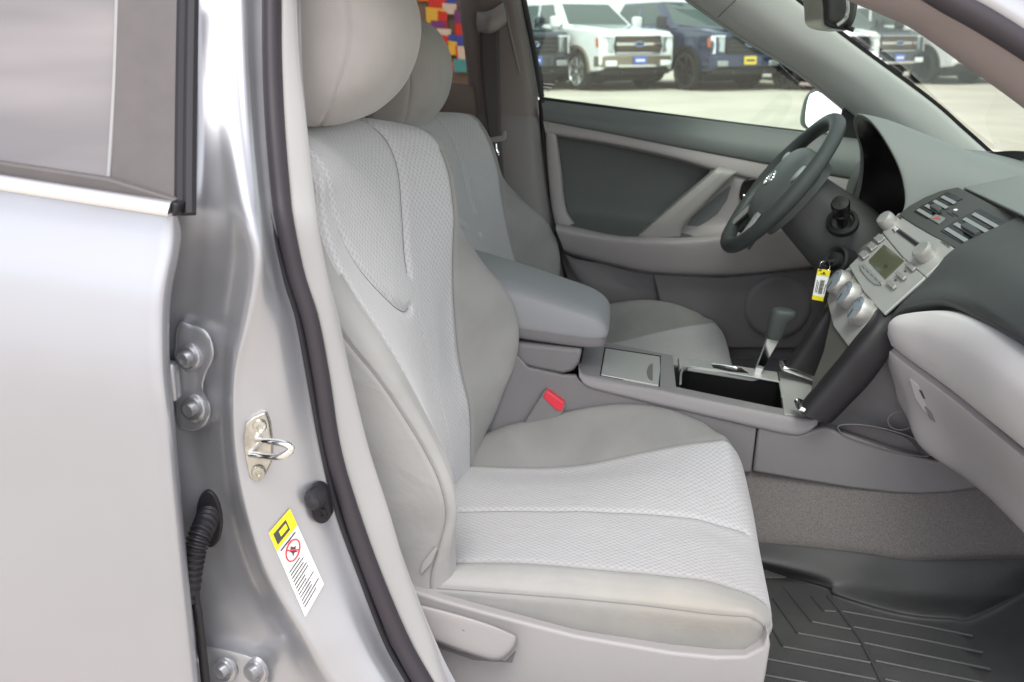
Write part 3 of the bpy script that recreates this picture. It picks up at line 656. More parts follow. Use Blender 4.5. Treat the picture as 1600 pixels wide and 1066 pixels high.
# top panel: light surround as separate pieces round the cup well
near = lambda u, v: P(u, v, y=Yn)
def fascia(pix_top, pix_bot, name):
    rows = [[T(u, v-9) for u, v in pix_top], [T(u, v-1.5) for u, v in pix_top], [P(u, v+3.0, y=Yn-.006) for u, v in pix_top], [P(u*.5+a*.5, v*.5+b*.5+1, y=Yn-.012) for (u, v), (a, b) in zip(pix_top, pix_bot)], [P(u, v, y=Yn-.012) for u, v in pix_bot], [P(u, v, y=Yn+.012) for u, v in pix_bot]]
    return surf(name, rows, M['glovegrey'], cc, 60, 30)
M['glovegrey'] = mat('console_upper_plastic', (.215, .206, .21), .48, noise=.02, nscale=5, bump=.3, bscale=1000)
fascia([(904, 570), (912, 582), (935, 590), (1030, 607), (1063, 615), (1140, 631), (1225, 648), (1262, 652), (1278, 650)], [(905, 590), (916, 603), (940, 611), (1030, 633), (1070, 642), (1150, 661), (1230, 679), (1258, 678), (1277, 664)], 'console_fascia')
def top_piece(name, pix, m, th=.004, off=0, b=.0015): return extr(name, [T(u, v, off) for u, v in pix], -tn*th, m, cc, b)
far = lambda q, yy: V((q.x, yy, q.z))
rear = [T(908, 575), T(935, 584), T(1063, 606)]; 
extr('console_top_rear', [T(905, 583), T(1058, 614), far(T(1058, 614), .115), far(T(905, 583), .115)], -tn*.006, M['glovegrey'], cc, .002)
extr('console_top_near_rim', [T(1059, 611.5), T(1225, 646), T(1224.5, 642.5), T(1130, 624), T(1064.5, 609.5)], -tn*.006, M['glovegrey'], cc, .0015)
lid = [(946, 543), (1030, 556), (1030, 602), (938, 586)]
extr('tray_lid', [T(946, 544, .003), T(1031, 557, .003), T(1032, 575, .003), T(1029, 602, .003), T(939, 585, .003)], -tn*.008, M['stack'], cc, .0015)
extr('tray_lid_gap', [T(944.6, 542.4, .0012), T(1032.6, 555.8, .0012), T(1031.5, 603.8, .0012), T(937.4, 586.2, .0012)], -tn*.003, M['black'], cc, 0)
q = [T(1020+9*math.cos(t), 581+13*math.sin(t), .0042) for t in [math.pi/2+i*math.pi/10 for i in range(11)]]
extr('lid_finger_notch', q, -tn*.002, M['greyd'], cc, 0)
# shifter plate on the far half
extr('shift_plate', [T(1060, 558, .002), T(1215, 581, .002), T(1217, 596, .002), T(1150, 585, .002), T(1075, 573, .002), T(1062, 575, .002)], -tn*.01, M['stack'], cc, .002)
extr('shift_gate', [T(1112, 568, .003), T(1158, 575, .003), T(1170, 583, .003), T(1140, 580, .003), T(1114, 574, .003)], -tn*.003, M['black'], cc, 0)
tube('gate_trim', [T(1111, 569, .004), T(1130, 571, .004), T(1150, 575, .004), T(1158, 578, .004)], .0016, M['chrome'], cc, 8, 12)
# cup well: five inner faces
wl = [T(1062, 609), T(1066, 582), T(1076, 573), T(1218, 598), T(1227, 645), T(1130, 627)]
dn = V((0, 0, -.085)); cw = sum(wl, V())/6
lo = [p+dn+(cw-p)*.06 for p in wl]; n_ = len(wl)
o = mobj('cup_well', wl+lo, [(i, (i+1) % n_, (i+1) % n_+n_, i+n_) for i in range(n_)]+[tuple(range(n_, 2*n_))], M['black'], cc, smooth=False)
tube('well_rim', [T(1063, 600, .002), T(1065, 581, .002), T(1076, 573, .002), T(1150, 585, .002), T(1217, 597, .002)], .0022, M['button'], cc, 8, 40)
tube('well_rim_front', [T(1219, 598, .002), T(1223, 620, .001)], .003, M['stack'], cc, 8, 8)
for u, v in ((1112, 622), (1152, 628)):
    rbox('cup_clip', T(u, v)+V((0, .03, -.045)), (.02, .02, .03), M['blackm'], cc, b=.006)
tube('cup_bar', [T(1085, 618)+V((0, .03, -.045)), T(1185, 638)+V((0, .03, -.045))], .006, M['blackm'], cc, 8, 10)
# silver apron between console and centre stack
extr('console_apron', [T(1217, 580, .001), T(1232, 580, .001), T(1290, 615, .001), T(1262, 652, .001), T(1226, 647, .001)], -tn*.01, M['stack'], cc, .002)
# armrest: loft along x
xs = [-.26, -.18, -.10, -.02, .04, .085, .112, .126, .13]; zt = [.835, .812, .79, .766, .746, .731, .716, .70, .685]; zb = [.70, .692, .686, .678, .672, .668, .668, .672, .68]; hw = [1, 1, 1, 1, .995, .97, .92, .82, .6]
rows = []
for x, a, b_, h in zip(xs, zt, zb, hw):
    row = []
    for i in range(20):
        t = 2*math.pi*i/20; ct, st = math.cos(t), math.sin(t); e = .42
        zz = (a+b_)/2+(a-b_)/2*math.copysign(abs(st)**(.55 if st > 0 else .35), st)
        row.append(V((x+.0*st, -.008+.112*h*math.copysign(abs(ct)**e, ct), zz)))
    rows.append(row)
surf('armrest', rows, M['armrest'], cc, 80, 60, closed=True, cap=True)
rows = [[V((p.x*.985-.002, p.y*.97, p.z-.018)) for p in r] for r in rows]
surf('armrest_base', rows, M['grey'], cc, 60, 30, closed=True, cap=True)
# pocket wall and lower kick area between the console nose and the glovebox
pk = [(1250, 655), (1283, 655), (1345, 575), (1392, 515), (1400, 560), (1415, 620), (1440, 690), (1475, 725), (1462, 722), (1400, 706), (1352, 690), (1300, 668)]
rows = [[P(1392, 512, y=-.100), P(1340, 572, y=-.100), P(1286, 640, y=-.094), P(1262, 662, y=-.094)],
        [P(1394, 560, y=-.092), P(1360, 600, y=-.086), P(1318, 640, y=-.079), P(1284, 668, y=-.092)],
        [P(1412, 620, y=-.094), P(1390, 640, y=-.079), P(1350, 655, y=-.069), P(1300, 672, y=-.094)],
        [P(1440, 680, y=-.114), P(1430, 685, y=-.094), P(1400, 690, y=-.074), P(1352, 692, y=-.101)],
        [P(1480, 722, y=-.124), P(1475, 722, y=-.114), P(1465, 722, y=-.106), P(1460, 724, y=-.102)]]
surf('kick_panel', rows, M['grey'], cc, 40, 40, th=.004)
pc = [(1309, 668), (1318, 664), (1345, 664), (1385, 671), (1425, 684), (1445, 700), (1452, 712), (1430, 712), (1390, 704), (1345, 690), (1318, 679)]
pin = [V(p) for p in crom([P(u, v, y=-.1305) for u, v in pc], 44, True)]; n_ = len(pin); cp_ = sum(pin, V())/n_
deep = [p+V((0, .035, -.012))+(cp_-p)*.12 for p in pin]
mobj('side_pocket', [p for p in pin]+deep, [(i, (i+1) % n_, (i+1) % n_+n_, i+n_) for i in range(n_)]+[tuple(range(n_, 2*n_))], M['greyd'], cc, sharp=50)
tube('pocket_lip', pin, .0012, M['greyd'], cc, 6, 60, closed=True)
tube('round_plug_outline', [P(1407+20*math.cos(t), 658+14*math.sin(t), y=-.128) for t in [i*math.pi/12 for i in range(24)]], .0012, M['greyd'], cc, 6, 48, closed=True)
# gear selector
gs = part('gear_selector', (.43, .05, .56), 'chrome and grey automatic gear selector lever')
extr('side_panel_far', [P(u, v, y=-.126)+V((0, .236, 0)) for u, v in [(700, 760), (700, 560), (906, 596), (1183, 663), (1290, 690), (1270, 745), (850, 760)]], (0, .012, 0), M['grey'], cc, .003)
gb = T(1183, 583, .0); kb = P(1208, 528, y=gb.y+.0); kt = P(1217, 482, y=gb.y)
sweep('selector_stalk', [gb, gb.lerp(kb, .5), kb, kb+(kb-gb)*.2], [(.010, -.007), (.010, .007), (-.010, .007), (-.010, -.007)], (0, 1, 0), M['chrome'], gs, 10, scale=[.62, .8, 1.15, 1.2], sharp=30)
rows = []
axk = (kt-kb).normalized()
for s, a_, b_, sh_ in ((0, .012, .013, 0), (.004, .0155, .015, 0), (.25, .018, .0165, .001), (.55, .0205, .018, .004), (.78, .0245, .019, .009), (.93, .0235, .018, .011), (1.0, .016, .013, .011), (1.02, .004, .004, .011)):
    c_ = kb.lerp(kt, s); X_ = axk.cross(V((0, 1, 0))).normalized(); 
    if X_.x < 0: X_ = -X_
    rows.append([c_+X_*(sh_+a_*math.copysign(abs(math.cos(t))**.8, math.cos(t)))+V((0, 1, 0))*b_*math.copysign(abs(math.sin(t))**.8, math.sin(t))+axk*.005*math.cos(t)*0 for t in [i*math.pi/8 for i in range(16)]])
surf('selector_knob', rows, M['wheel'], gs, 40, 30, closed=True, cap=True)

# ---------------------------------------------------------------- dashboard
db = part('dashboard', (.8, 0, .6), 'grey dashboard with silver centre stack, air vents and glovebox')
# upper surface: rows across the car, from the passenger side to the driver side
def dash_top(x, y):
    b = math.exp(-((y-.38)/.20)**4)
    base = np.interp(x, [.70, .82, .92, 1.02, 1.12], [.878, .932, .955, .95, .925])
    return float(base)
rows = []
for y in (-.74, -.6, -.4, -.25, -.13, 0, .13, .25, .4, .55, .7):
    rows.append([V((x, y, dash_top(x, y))) for x in (.815, .84, .88, .93, .98, 1.04, 1.12)])
surf('dash_upper', rows, M['dash'], db, 40, 40, th=.004)
# instrument hood: arch sections going forward
def arch(dx, top, wd, low, sh_=0):
    pts = [(.585*1, .80), (.588, .88), (.575, .955), (.535, 1.015), (.46, 1.045), (.38, 1.053), (.29, 1.045), (.225, 1.012), (.185, .96), (.165, .905), (.155, .865), (.15, .83)]
    out = []
    for y, z in pts:
        lip = np.interp(z, [.80, .86, .92, .98, 1.053], [.690, .700, .712, .690, .652])
        out.append(V((lip+dx+.0*y, .37+(y-.37)*wd, top+(z-1.053)*low)))
    return out
rows = [arch(.006, 1.043, .93, 1.0), arch(.0, 1.049, .965, 1.0), arch(.006, 1.053, 1.0, 1.0), arch(.06, 1.041, 1.04, .95), arch(.14, 1.012, 1.12, .75), arch(.22, .982, 1.24, .5), arch(.30, .957, 1.4, .2)]
surf('instrument_hood', rows, M['dash'], db, 60, 50)
rows = [arch(.006, 1.043, .93, 1.0), arch(.03, 1.035, .90, 1.0), arch(.10, 1.02, .86, 1.0), arch(.17, 1.0, .82, .95)]
surf('instrument_cavity', rows, M['black'], db, 50, 20)
o = mobj('instrument_cluster', [*arch(.165, 1.0, .83, .95)], [tuple(range(12))], M['black'], db, smooth=False)
# centre vent panel
VO = V((.725, -.12, .863)); vdir = V((.107, 0, .052)).normalized(); vlat = V((-.038, .24, .020)).normalized(); vn = vdir.cross(vlat).normalized()
if vn.z < 0: vn = -vn
def VP(u, v, off=0): return PL(u, v, VO, vn, off)
extr('vent_panel', [VP(u, v) for u, v in [(1404, 335), (1420, 322), (1445, 308), (1470, 298), (1497, 292), (1620, 356), (1600, 352), (1578, 351), (1535, 365), (1493, 388), (1460, 370), (1430, 352)]], -vn*.012, M['vent'], db, .002)
vents = [[(1428, 331), (1440, 322), (1462, 311), (1480, 300), (1504, 311), (1478, 322), (1448, 342)], [(1470, 361), (1490, 347), (1515, 334), (1530, 326), (1576, 350), (1545, 358), (1502, 380)]]
for k, vp in enumerate(vents):
    top_ = [VP(u, v, .0006) for u, v in vp]; n_ = len(top_)
    c_ = sum(top_, V())/n_
    mobj('vent_duct', [p+vn*.0008 for p in top_]+[p-vn*.012 for p in top_], [(i, (i+1) % n_, (i+1) % n_+n_, i+n_) for i in range(n_)]+[tuple(range(n_))], M['black'], db, smooth=False)
    # vanes run fore-aft across the opening
    A, B = (vp[0], vp[3]), (vp[-1], vp[-3]) 
for k, (quad, nsl) in enumerate((([(1430, 329), (1480, 302), (1500, 312), (1450, 341)], 4), ([(1473, 359), (1530, 328), (1570, 350), (1504, 378)], 4))):
    (a, b, c2, d) = [V((u, v, 0)) for u, v in quad]
    for i in range(nsl):
        f0, f1 = (i+.10)/nsl, (i+.55)/nsl
        pq = [a.lerp(b, f0), a.lerp(b, f1), d.lerp(c2, f1), d.lerp(c2, f0)]
        extr('vent_vane', [VP(p.x, p.y, .0035) for p in pq], -vn*.002, M['vane'], db, .0006)
    m_ = [a.lerp(b, .30), a.lerp(b, .62), d.lerp(c2, .55), d.lerp(c2, .30)]; cm = sum(m_, V((0, 0, 0)))/4
    extr('vent_tab', [VP(cm.x+(p.x-cm.x)*.62, cm.y+(p.y-cm.y)*.62, .012) for p in m_], -vn*.008, M['dashd'], db, .002)
extr('hazard_switch', [VP(u, v, .003) for u, v in [(1452, 341), (1463, 334), (1477, 340), (1466, 349)]], -vn*.004, M['dash'], db, .001)
extr('hazard_triangle', [VP(u, v, .0036) for u, v in [(1457, 341.5), (1466, 337.5), (1469, 343)]], -vn*.0006, M['hazard'], db, 0)
for u in (1479, 1486): extr('switch_slot', [VP(u, 332, .001), VP(u+2, 331, .001), VP(u+12, 337, .001), VP(u+10, 338, .001)], -vn*.001, M['black'], db, 0)
extr('clock_legend', [VP(1489, 327.5, .001), VP(1494, 326, .001), VP(1497, 328, .001), VP(1492, 329.5, .001)], -vn*.0006, M['white'], db, 0)
# radio face
RO = V((.725, -.12, .863)); rdir = V((-.107, 0, -.108)).normalized(); rlat = V((-.033, .24, .022)).normalized(); rn = rdir.cross(rlat).normalized()
if rn.x > 0: rn = -rn
def RP(u, v, off=0): return PL(u, v, RO, rn, off)
ra = part('radio', (.66, 0, .8), 'silver car radio with small display and two knobs')
extr('face_upper', [RP(u, v) for u, v in [(1404, 333), (1409, 332), (1430, 345), (1462, 367), (1492, 389), (1446, 432), (1410, 402), (1378, 363), (1390, 347)]], -rn*.02, M['stack'], ra, .002)
extr('face_lower', [RP(u, v, -.002) for u, v in [(1378, 364), (1410, 403), (1446, 433), (1381, 491), (1350, 456), (1326, 416), (1350, 392)]], -rn*.006, M['stack'], ra, .002)
extr('cd_slot', [RP(u, v, .0008) for u, v in [(1399, 361), (1404, 358), (1443, 386), (1438, 390)]], -rn*.002, M['blackm'], ra, 0)
extr('cd_slot_surround', [RP(u, v, .0004) for u, v in [(1393, 359), (1400, 353), (1449, 388), (1442, 395)]], -rn*.002, M['greyd'], ra, 0)
for u, v in ((1398, 357), (1437, 388)): extr('slot_button', [RP(u-4, v-1, .004), RP(u+1, v-5, .004), RP(u+5, v, .004), RP(u, v+5, .004)], -rn*.004, M['chrome'], ra, .0008)
for u, v, r_ in ((1392, 347, .0175), (1451, 397, .0195)):
    lathe('radio_knob', RP(u-2, v+3), rn, [(r_*1.0, 0), (r_, .014), (r_*.92, .02), (r_*.8, .0215), (0, .0205)], M['knobsilver'], ra, 32)
extr('display', [RP(u, v, .0006) for u, v in [(1381, 382), (1412, 407), (1383, 435), (1357, 407)]], -rn*.002, M['lcd'], ra, 0)
text('display_digits', '8:23', RP(1384, 416, .0012), -rlat, -rdir, .008, M['ink'], ra)
def btn(name, u, v, L_, W_, m, off=.003):   # L along lateral, W along slope
    c_ = RP(u, v); rbox(name, c_+rn*off*.5, (L_, W_, off), m, ra, ax=(-rlat, -rdir, rn), b=.001, seg=2)
for i, (u, v) in enumerate(((1375, 373), (1363, 385.5), (1350, 399))): btn('preset_button', u, v, .030, .0135, M['button'])
for i, (u, v) in enumerate(((1374, 373), (1363, 385), (1351, 398))): btn('preset_bar', u-3, v+4, .026, .004, M['knobsilver'], .005)
for i, (u, v) in enumerate(((1424, 418), (1409, 432), (1394, 446))): btn('mode_button', u, v, .034, .0085, M['knobsilver'], .005)
for i, (u, v) in enumerate(((1432, 411), (1417, 425), (1402, 439))): text('button_legend', ('CD', 'FM', 'AM')[i], RP(u-3, v-1, .0008-.002), -rlat, -rdir, .006, M['ink'], ra)
rock = [(1342, 413), (1352, 412), (1366, 426), (1378, 441), (1376, 445), (1366, 444), (1354, 434), (1344, 421)]
extr('rocker_bar', [RP(u, v, .001) for u, v in rock], -rn*.003, M['button'], ra, .001)
for i in range(5): 
    f = i/4; u, v = 1346+26*f, 415+25*f
    extr('rocker_division', [RP(u, v, .0016), RP(u+.9, v-.5, .0016), RP(u+5, v+4.5, .0016), RP(u+4, v+5, .0016)], -rn*.001, M['ink'], ra, 0)
text('face_print', 'TUNE/FILE', RP(1477, 381, .0008), -rlat, -rdir, .0085, M['ink'], ra)
text('face_print', 'POWER', RP(1405, 340, .0008), -rlat, -rdir, .006, M['ink'], ra)
# climate controls
cl = part('climate_controls', (.58, 0, .7), 'silver climate panel with three round dials')
LO = V((.618, -.12, .755)); ldir = V((-.124, 0, -.214)).normalized(); llat = V((-.02, .24, .019)).normalized(); ln_ = ldir.cross(llat).normalized()
if ln_.x > 0: ln_ = -ln_
def LP(u, v, off=0): return PL(u, v, LO, ln_, off)
extr('panel', [LP(u, v, -.001) for u, v in [(1326, 417), (1350, 457), (1374, 484), (1368, 496), (1328, 545), (1302, 510), (1292, 470), (1300, 440)]], -ln_*.02, M['stack'], cl, .002)
extr('lower_panel', [LP(u, v, -.006) for u, v in [(1300, 470), (1330, 520), (1352, 530), (1282, 616), (1262, 634), (1270, 592), (1286, 550), (1296, 505)]], -ln_*.02, M['stackd'], cl, .003)
for u, v in ((1310, 443), (1326, 462), (1344, 487)):
    c_ = LP(u+7, v+3); r_ = .0255
    d_ = lathe('dial', c_, ln_, [(r_*1.08, -.002), (r_*1.05, .010), (r_, .0185), (r_*.94, .0215), (r_*.88, .022)], M['knobsilver'], cl, 36)
    lathe('dial_face', c_, ln_, [(r_*.9, .0212), (r_*.5, .0225), (0, .023)], M['dialface'], cl, 36)
    ly = -llat; lz = -ldir
    for k in range(7):
        a = math.pi*(.05+.9*k/6); p_ = c_+ln_*.0236+(ly*math.cos(a)+lz*math.sin(a))*r_*.62
        rbox('dial_mark', p_, (.0035, .0014, .0006), M['dialblue'] if k < 3 else (M['dialred'] if k > 4 and u == 1326 else M['ink']), cl, ax=(ly*math.cos(a)+lz*math.sin(a), ly*-math.sin(a)+lz*math.cos(a), ln_), b=0)
    rbox('dial_pointer', c_+ln_*.0236-lz*r_*.45, (.0022, r_*.6, .0008), M['ink'], cl, ax=(ly, lz, ln_), b=0)
tube('panel_crease', [LP(1306, 500, -.004), LP(1322, 530, -.004), LP(1335, 552, -.004)], .0012, M['button'], cl, 6, 10)
# dark grips flanking the stack
def grip(near_pts, far_pts, y0, y1, name):
    rows = []
    for gi, (u0, v0, u1, v1) in enumerate(near_pts):
        yy = y0+(.05 if gi == 0 else (.012 if gi == 1 else 0))
        a, b = P(u0, v0, y=yy), P(u1, v1, y=yy); m_ = (a+b)/2; d_ = b-a; nrm = V((0, -1, 0))
        row = []
        for i in range(16):
            t = 2*math.pi*i/16; ct, st = math.cos(t), math.sin(t)
            row.append(m_+d_*.5*math.copysign(abs(ct)**.7, ct)+nrm*(y1)*math.copysign(abs(st)**.7, st))
        rows.append(row)
    return surf(name, rows, M['grip'], db, 40, 40, closed=True, cap=True)
grip([(1378, 468, 1445, 476), (1362, 500, 1402, 528), (1335, 533, 1384, 560), (1308, 567, 1357, 597), (1282, 598, 1330, 625), (1258, 626, 1308, 648), (1248, 640, 1298, 657)], None, -.132, .028, 'stack_grip')
grip([(1310, 448, 1330, 470), (1296, 470, 1312, 500), (1275, 500, 1295, 535), (1252, 535, 1285, 565), (1235, 560, 1278, 580), (1225, 575, 1272, 592)], None, .115, .022, 'stack_grip')
def band(pts, y0, th):
    a, b, c2, d = [P(u, v, y=y0-th) for u, v in pts]; extr('chrome_band', [a, b, c2, d], (0, th*2, 0), M['chrome'], db, .004, 4)
band([(1245, 643), (1252, 636), (1297, 652), (1292, 660)], -.125, .0265)
band([(1220, 579), (1225, 572), (1277, 590), (1274, 598)], .115, .0245)
# passenger side: pad, glovebox door, lower panel
st = [-.12, -.145, -.18, -.25, -.35, -.5, -.68]
L1 = [(1386, 504), (1402, 486), (1425, 475), (1472, 469), (1525, 489), (1600, 530), (1700, 590)]
L2 = [(1389, 521), (1398, 505), (1418, 492), (1470, 486), (1530, 503), (1600, 548), (1700, 612)]
L4 = [(1388, 534), (1402, 548), (1430, 570), (1482, 608), (1537, 652), (1600, 703), (1690, 778)]
L5 = [(1412, 640), (1425, 665), (1440, 700), (1500, 742), (1545, 778), (1600, 833), (1680, 912)]
rows = [[], [], [], [], [], [], [], []]
for y, l1 in zip(st, L1):
    p1 = P(*l1, y=y); k = min(1, max(0, (-y-.12)/.1))
    a = V((.835, y, .928)); b_ = V((.80, y, .908)); 
    e0 = P(1492, 388, y=-.12); e1 = P(1440, 440, y=-.12)
    c_ = V((e0.x+.015*k, y, e0.z+.012*k)); d_ = V((e1.x+.025*k, y, e1.z+.03*k))
    rows[0].append(a); rows[1].append(b_); rows[2].append(c_); rows[3].append(d_); rows[4].append(d_.lerp(p1, .6)+V((-.004, 0, 0))); rows[5].append(p1); rows[6].append(p1+V((.006, 0, -.010))); rows[7].append(p1+V((.07, 0, -.02)))
surf('passenger_pad', rows, M['dashd'], db, 50, 60, flip=True)
rows = [[], [], [], [], [], [], []]
for y, l2, l4 in zip(st, L2, L4):
    y_ = y-.012; a, b_ = P(*l2, y=y_), P(*l4, y=y_); k = min(1, max(0, (-y-.12)/.06)); n2 = V((-.8, 0, .35)).normalized()*(.036*k)
    rows[0].append(a+V((.04, 0, .0))); rows[1].append(a); rows[2].append(a.lerp(b_, .12)+n2*.55); rows[3].append(a.lerp(b_, .4)+n2); rows[4].append(a.lerp(b_, .75)+n2*.75); rows[5].append(b_+V((0, 0, .002))); rows[6].append(b_+V((.03, 0, .004)))
for r_ in rows: r_.insert(0, r_[0]+V((.035, .035, 0)))
surf('glovebox_lid', rows, M['glove'], db, 60, 50, flip=True)
rows = [[], [], [], [], [], []]
for y, l4, l5 in zip(st, L4, L5):
    y_ = y-.014; a, b_ = P(l4[0], l4[1]+5, y=y_), P(*l5, y=y_)
    rows[0].append(a+V((.03, 0, 0))); rows[1].append(a); rows[2].append(a.lerp(b_, .06)+V((-.010, 0, 0))); rows[3].append(a.lerp(b_, .55)+V((-.006, 0, 0))); rows[4].append(b_); rows[5].append(b_+V((.06, 0, -.01)))
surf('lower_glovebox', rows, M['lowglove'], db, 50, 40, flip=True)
lt = [(1420, 592), (1462, 628), (1482, 672), (1476, 672), (1448, 648), (1432, 626)]
extr('glovebox_latch', [P(u, v, y=-.200+(u-1420)*-.00075) for u, v in [(1419, 590), (1433, 600), (1462, 629), (1474, 671), (1466, 668), (1440, 641), (1428, 622)]], (.012, .012, 0), M['lowglove'], db, .003)
extr('latch_recess', [P(u, v, y=-.2025+(u-1420)*-.00075) for u, v in [(1443, 634), (1463, 648), (1472, 668), (1452, 655)]], (.004, .004, 0), M['greyd'], db, .002)
extr('latch_key_slot', [P(u, v, y=-.2025+(u-1420)*-.00075) for u, v in [(1435, 609), (1440, 611), (1446, 624), (1442, 623)]], (.004, .004, 0), M['ink'], db, .001)
# knee panel below the steering column
rows = [[V((.72, y, .80)), V((.665, y, .785)), V((.64, y, .72)), V((.66, y, .60)), V((.70, y, .52)), V((.80, y, .48))] for y in (.10, .2, .35, .5, .7)]
surf('knee_panel', rows, M['greyd'], db, 30, 30, th=.004)
# driver side end of the dash
rows = [[V((x, y, z)) for x, z in ((.69, .72), (.70, .86), (.74, .93), (.84, .955), (1.0, .95))] for y in (.61, .66, .72)]
surf('dash_end', rows, M['dash'], db, 20, 20, th=.004)

ec = [V((1.1, -.70, .93)), V((.835, -.70, .929))]
pe = [P(*L1[-1], y=-.68), P(*L2[-1], y=-.692), P(*L4[-1], y=-.692), P(*L5[-1], y=-.692)]
for q_ in (V((.80, 0, .908)), V((.745, 0, .876)), V((.70, 0, .833)), pe[0], pe[1], pe[1].lerp(pe[2], .4)+V((-.028, 0, .012)), pe[2], pe[3]): ec.append(V((q_.x+.002, -.70, q_.z)))
ec += [V((.95, -.70, .45)), V((1.1, -.70, .5))]
extr('dash_end_cap', ec, (0, .025, 0), M['greyd'], db, .004)

# ---------------------------------------------------------------- steering wheel and column
sw = part('steering_wheel', (.4925, .37, .9), 'dark grey four-spoke steering wheel with silver spoke trims')
WC = V((.4925, .37, .9015)); wu = V((.612, 0, .791)).normalized(); wn = V((-.791, 0, .612)).normalized(); wy = V((0, -1, 0))   # wy points to the passenger side
def W(a, b, h=0): return WC+wy*a+wu*b+wn*h     # a lateral (towards passenger), b up the wheel, h towards the driver
rim = [W(.1735*math.sin(t), .1735*math.cos(t), 0) for t in [i*2*math.pi/48 for i in range(48)]]
G = np.empty((97, 16, 3))
for i in range(97):
    t = 2*math.pi*i/96; er = wy*math.sin(t)+wu*math.cos(t); rr_ = .0170+.0012*math.cos(4*t)
    for j in range(16):
        a = 2*math.pi*j/16; G[i, j] = WC+er*(.1725+rr_*math.cos(a))+wn*(rr_*1.0*math.sin(a))
grid_mesh('rim', G, M['wheel'], sw, closed=True, uv=False)
# airbag pad: rounded shield shape
prof_ = [(-.085, .055), (-.06, .078), (0, .086), (.06, .078), (.085, .055), (.092, .01), (.08, -.04), (.05, -.075), (0, -.085), (-.05, -.075), (-.08, -.04), (-.092, .01)]
rows = []
for k, h in ((1.0, -.03), (1.02, .0), (1.0, .018), (.93, .03), (.75, .04), (.45, .046), (.02, .048)): rows.append([W(a*k*1.06, b*k*1.16-.002, h-.020) for a, b in prof_])
surf('airbag_pad', rows, M['wheelpad'], sw, 60, 40, closed=True, flip=False)
for sx in (-1, 1):
    for nm, aa, bb, wd_, m_ in (('spoke', [(.07, .03), (.12, .045), (.165, .05)], -.012, [.026, .02, .018], M['wheel']), ('spoke', [(.05, -.06), (.075, -.10), (.095, -.145)], -.014, [.022, .018, .016], M['wheel'])):
        rows = []
        for (a, b), wdt in zip(aa, wd_):
            rows.append([W(sx*a+sx*0, b+wdt*math.cos(t)*1.0, bb+.010*math.sin(t)) if nm and abs(b) < .056 else W(sx*a+wdt*math.cos(t), b, bb+.010*math.sin(t)) for t in [i*math.pi/6 for i in range(12)]])
        surf(nm, rows, m_, sw, 24, 12, closed=True, cap=True)
    rows = []
    for (a, b), wdt in zip([(.085, .036), (.11, .044), (.146, .052)], [.024, .019, .013]): rows.append([W(sx*a, b+wdt*math.cos(t), .006+.004*math.sin(t)) for t in [i*math.pi/6 for i in range(12)]])
    surf('spoke_trim', rows, M['wheelsilver'], sw, 24, 10, closed=True, cap=True)
    rows = []
    for (a, b), wdt in zip([(.058, -.074), (.074, -.104), (.090, -.138)], [.026, .021, .015]): rows.append([W(sx*a+wdt*math.cos(t), b, .006+.004*math.sin(t)) for t in [i*math.pi/6 for i in range(12)]])
    surf('spoke_trim', rows, M['wheelsilver'], sw, 24, 10, closed=True, cap=True)
    rbox('audio_button', W(sx*.07, -.095, .004), (.016, .022, .004), M['greyd'], sw, ax=(wy, wu, wn), b=.001)
# emblem: three chrome ovals
def oval(cx_, cz_, ra_, rb_, r_): tube('emblem', [W(cx_+ra_*math.sin(t), cz_+rb_*math.cos(t), .0275) for t in [i*math.pi/12 for i in range(24)]], r_, M['chrome'], sw, 8, 40, closed=True)
oval(0, -.005, .026, .018, .0022); oval(0, .003, .016, .0085, .0016); oval(0, -.005, .0075, .0165, .0016)
text('airbag_print', 'SRS\nAIRBAG', W(.02, .048, .018), wy*1.0, wu+wn*-.25, .008, M['ink'], sw)
sc_ = part('steering_column', (.6, .37, .8), 'dark plastic steering column cover')
ca, cb = WC-wn*.035, WC-wn*.22+V((0, 0, -.01))
rows = []
for s_, r1, r2 in ((0, .062, .058), (.08, .078, .07), (.25, .082, .075), (.5, .085, .082), (.8, .095, .09), (1.0, .1, .09)):
    c_ = ca.lerp(cb, s_); rows.append([c_+wy*r1*math.copysign(abs(math.cos(t))**.75, math.cos(t))+wu*r2*math.copysign(abs(math.sin(t))**.75, math.sin(t)) for t in [i*math.pi/10 for i in range(20)]])
surf('column_cover', rows, M['col'], sc_, 50, 30, closed=True, cap=True)
# wiper stalk reaching towards the passenger side
sp = P(1316, 345, y=.26); se = P(1313, 318, y=.215)
sax = (se-sp).normalized()
lathe('stalk_socket', sp, sax, [(.034, -.012), (.033, 0), (.026, .004), (.022, -.002)], M['blackm'], sc_, 24)
lathe('wiper_stalk', sp, sax, [(.012, -.01), (.0125, .02), (.018, .026), (.0185, .034), (.0165, .036), (.0165, .040), (.0185, .042), (.0195, .062), (.017, .068), (0, .069)], M['black'], sc_, 24)
ig = P(1306, 407, y=.215)
lathe('ignition_lock', ig, (-.75, -.45, .35), [(.034, -.03), (.033, 0), (.028, .004), (.022, .0), (.019, -.004), (.016, .008), (.012, .010), (0, .010)], M['blackm'], sc_, 28)
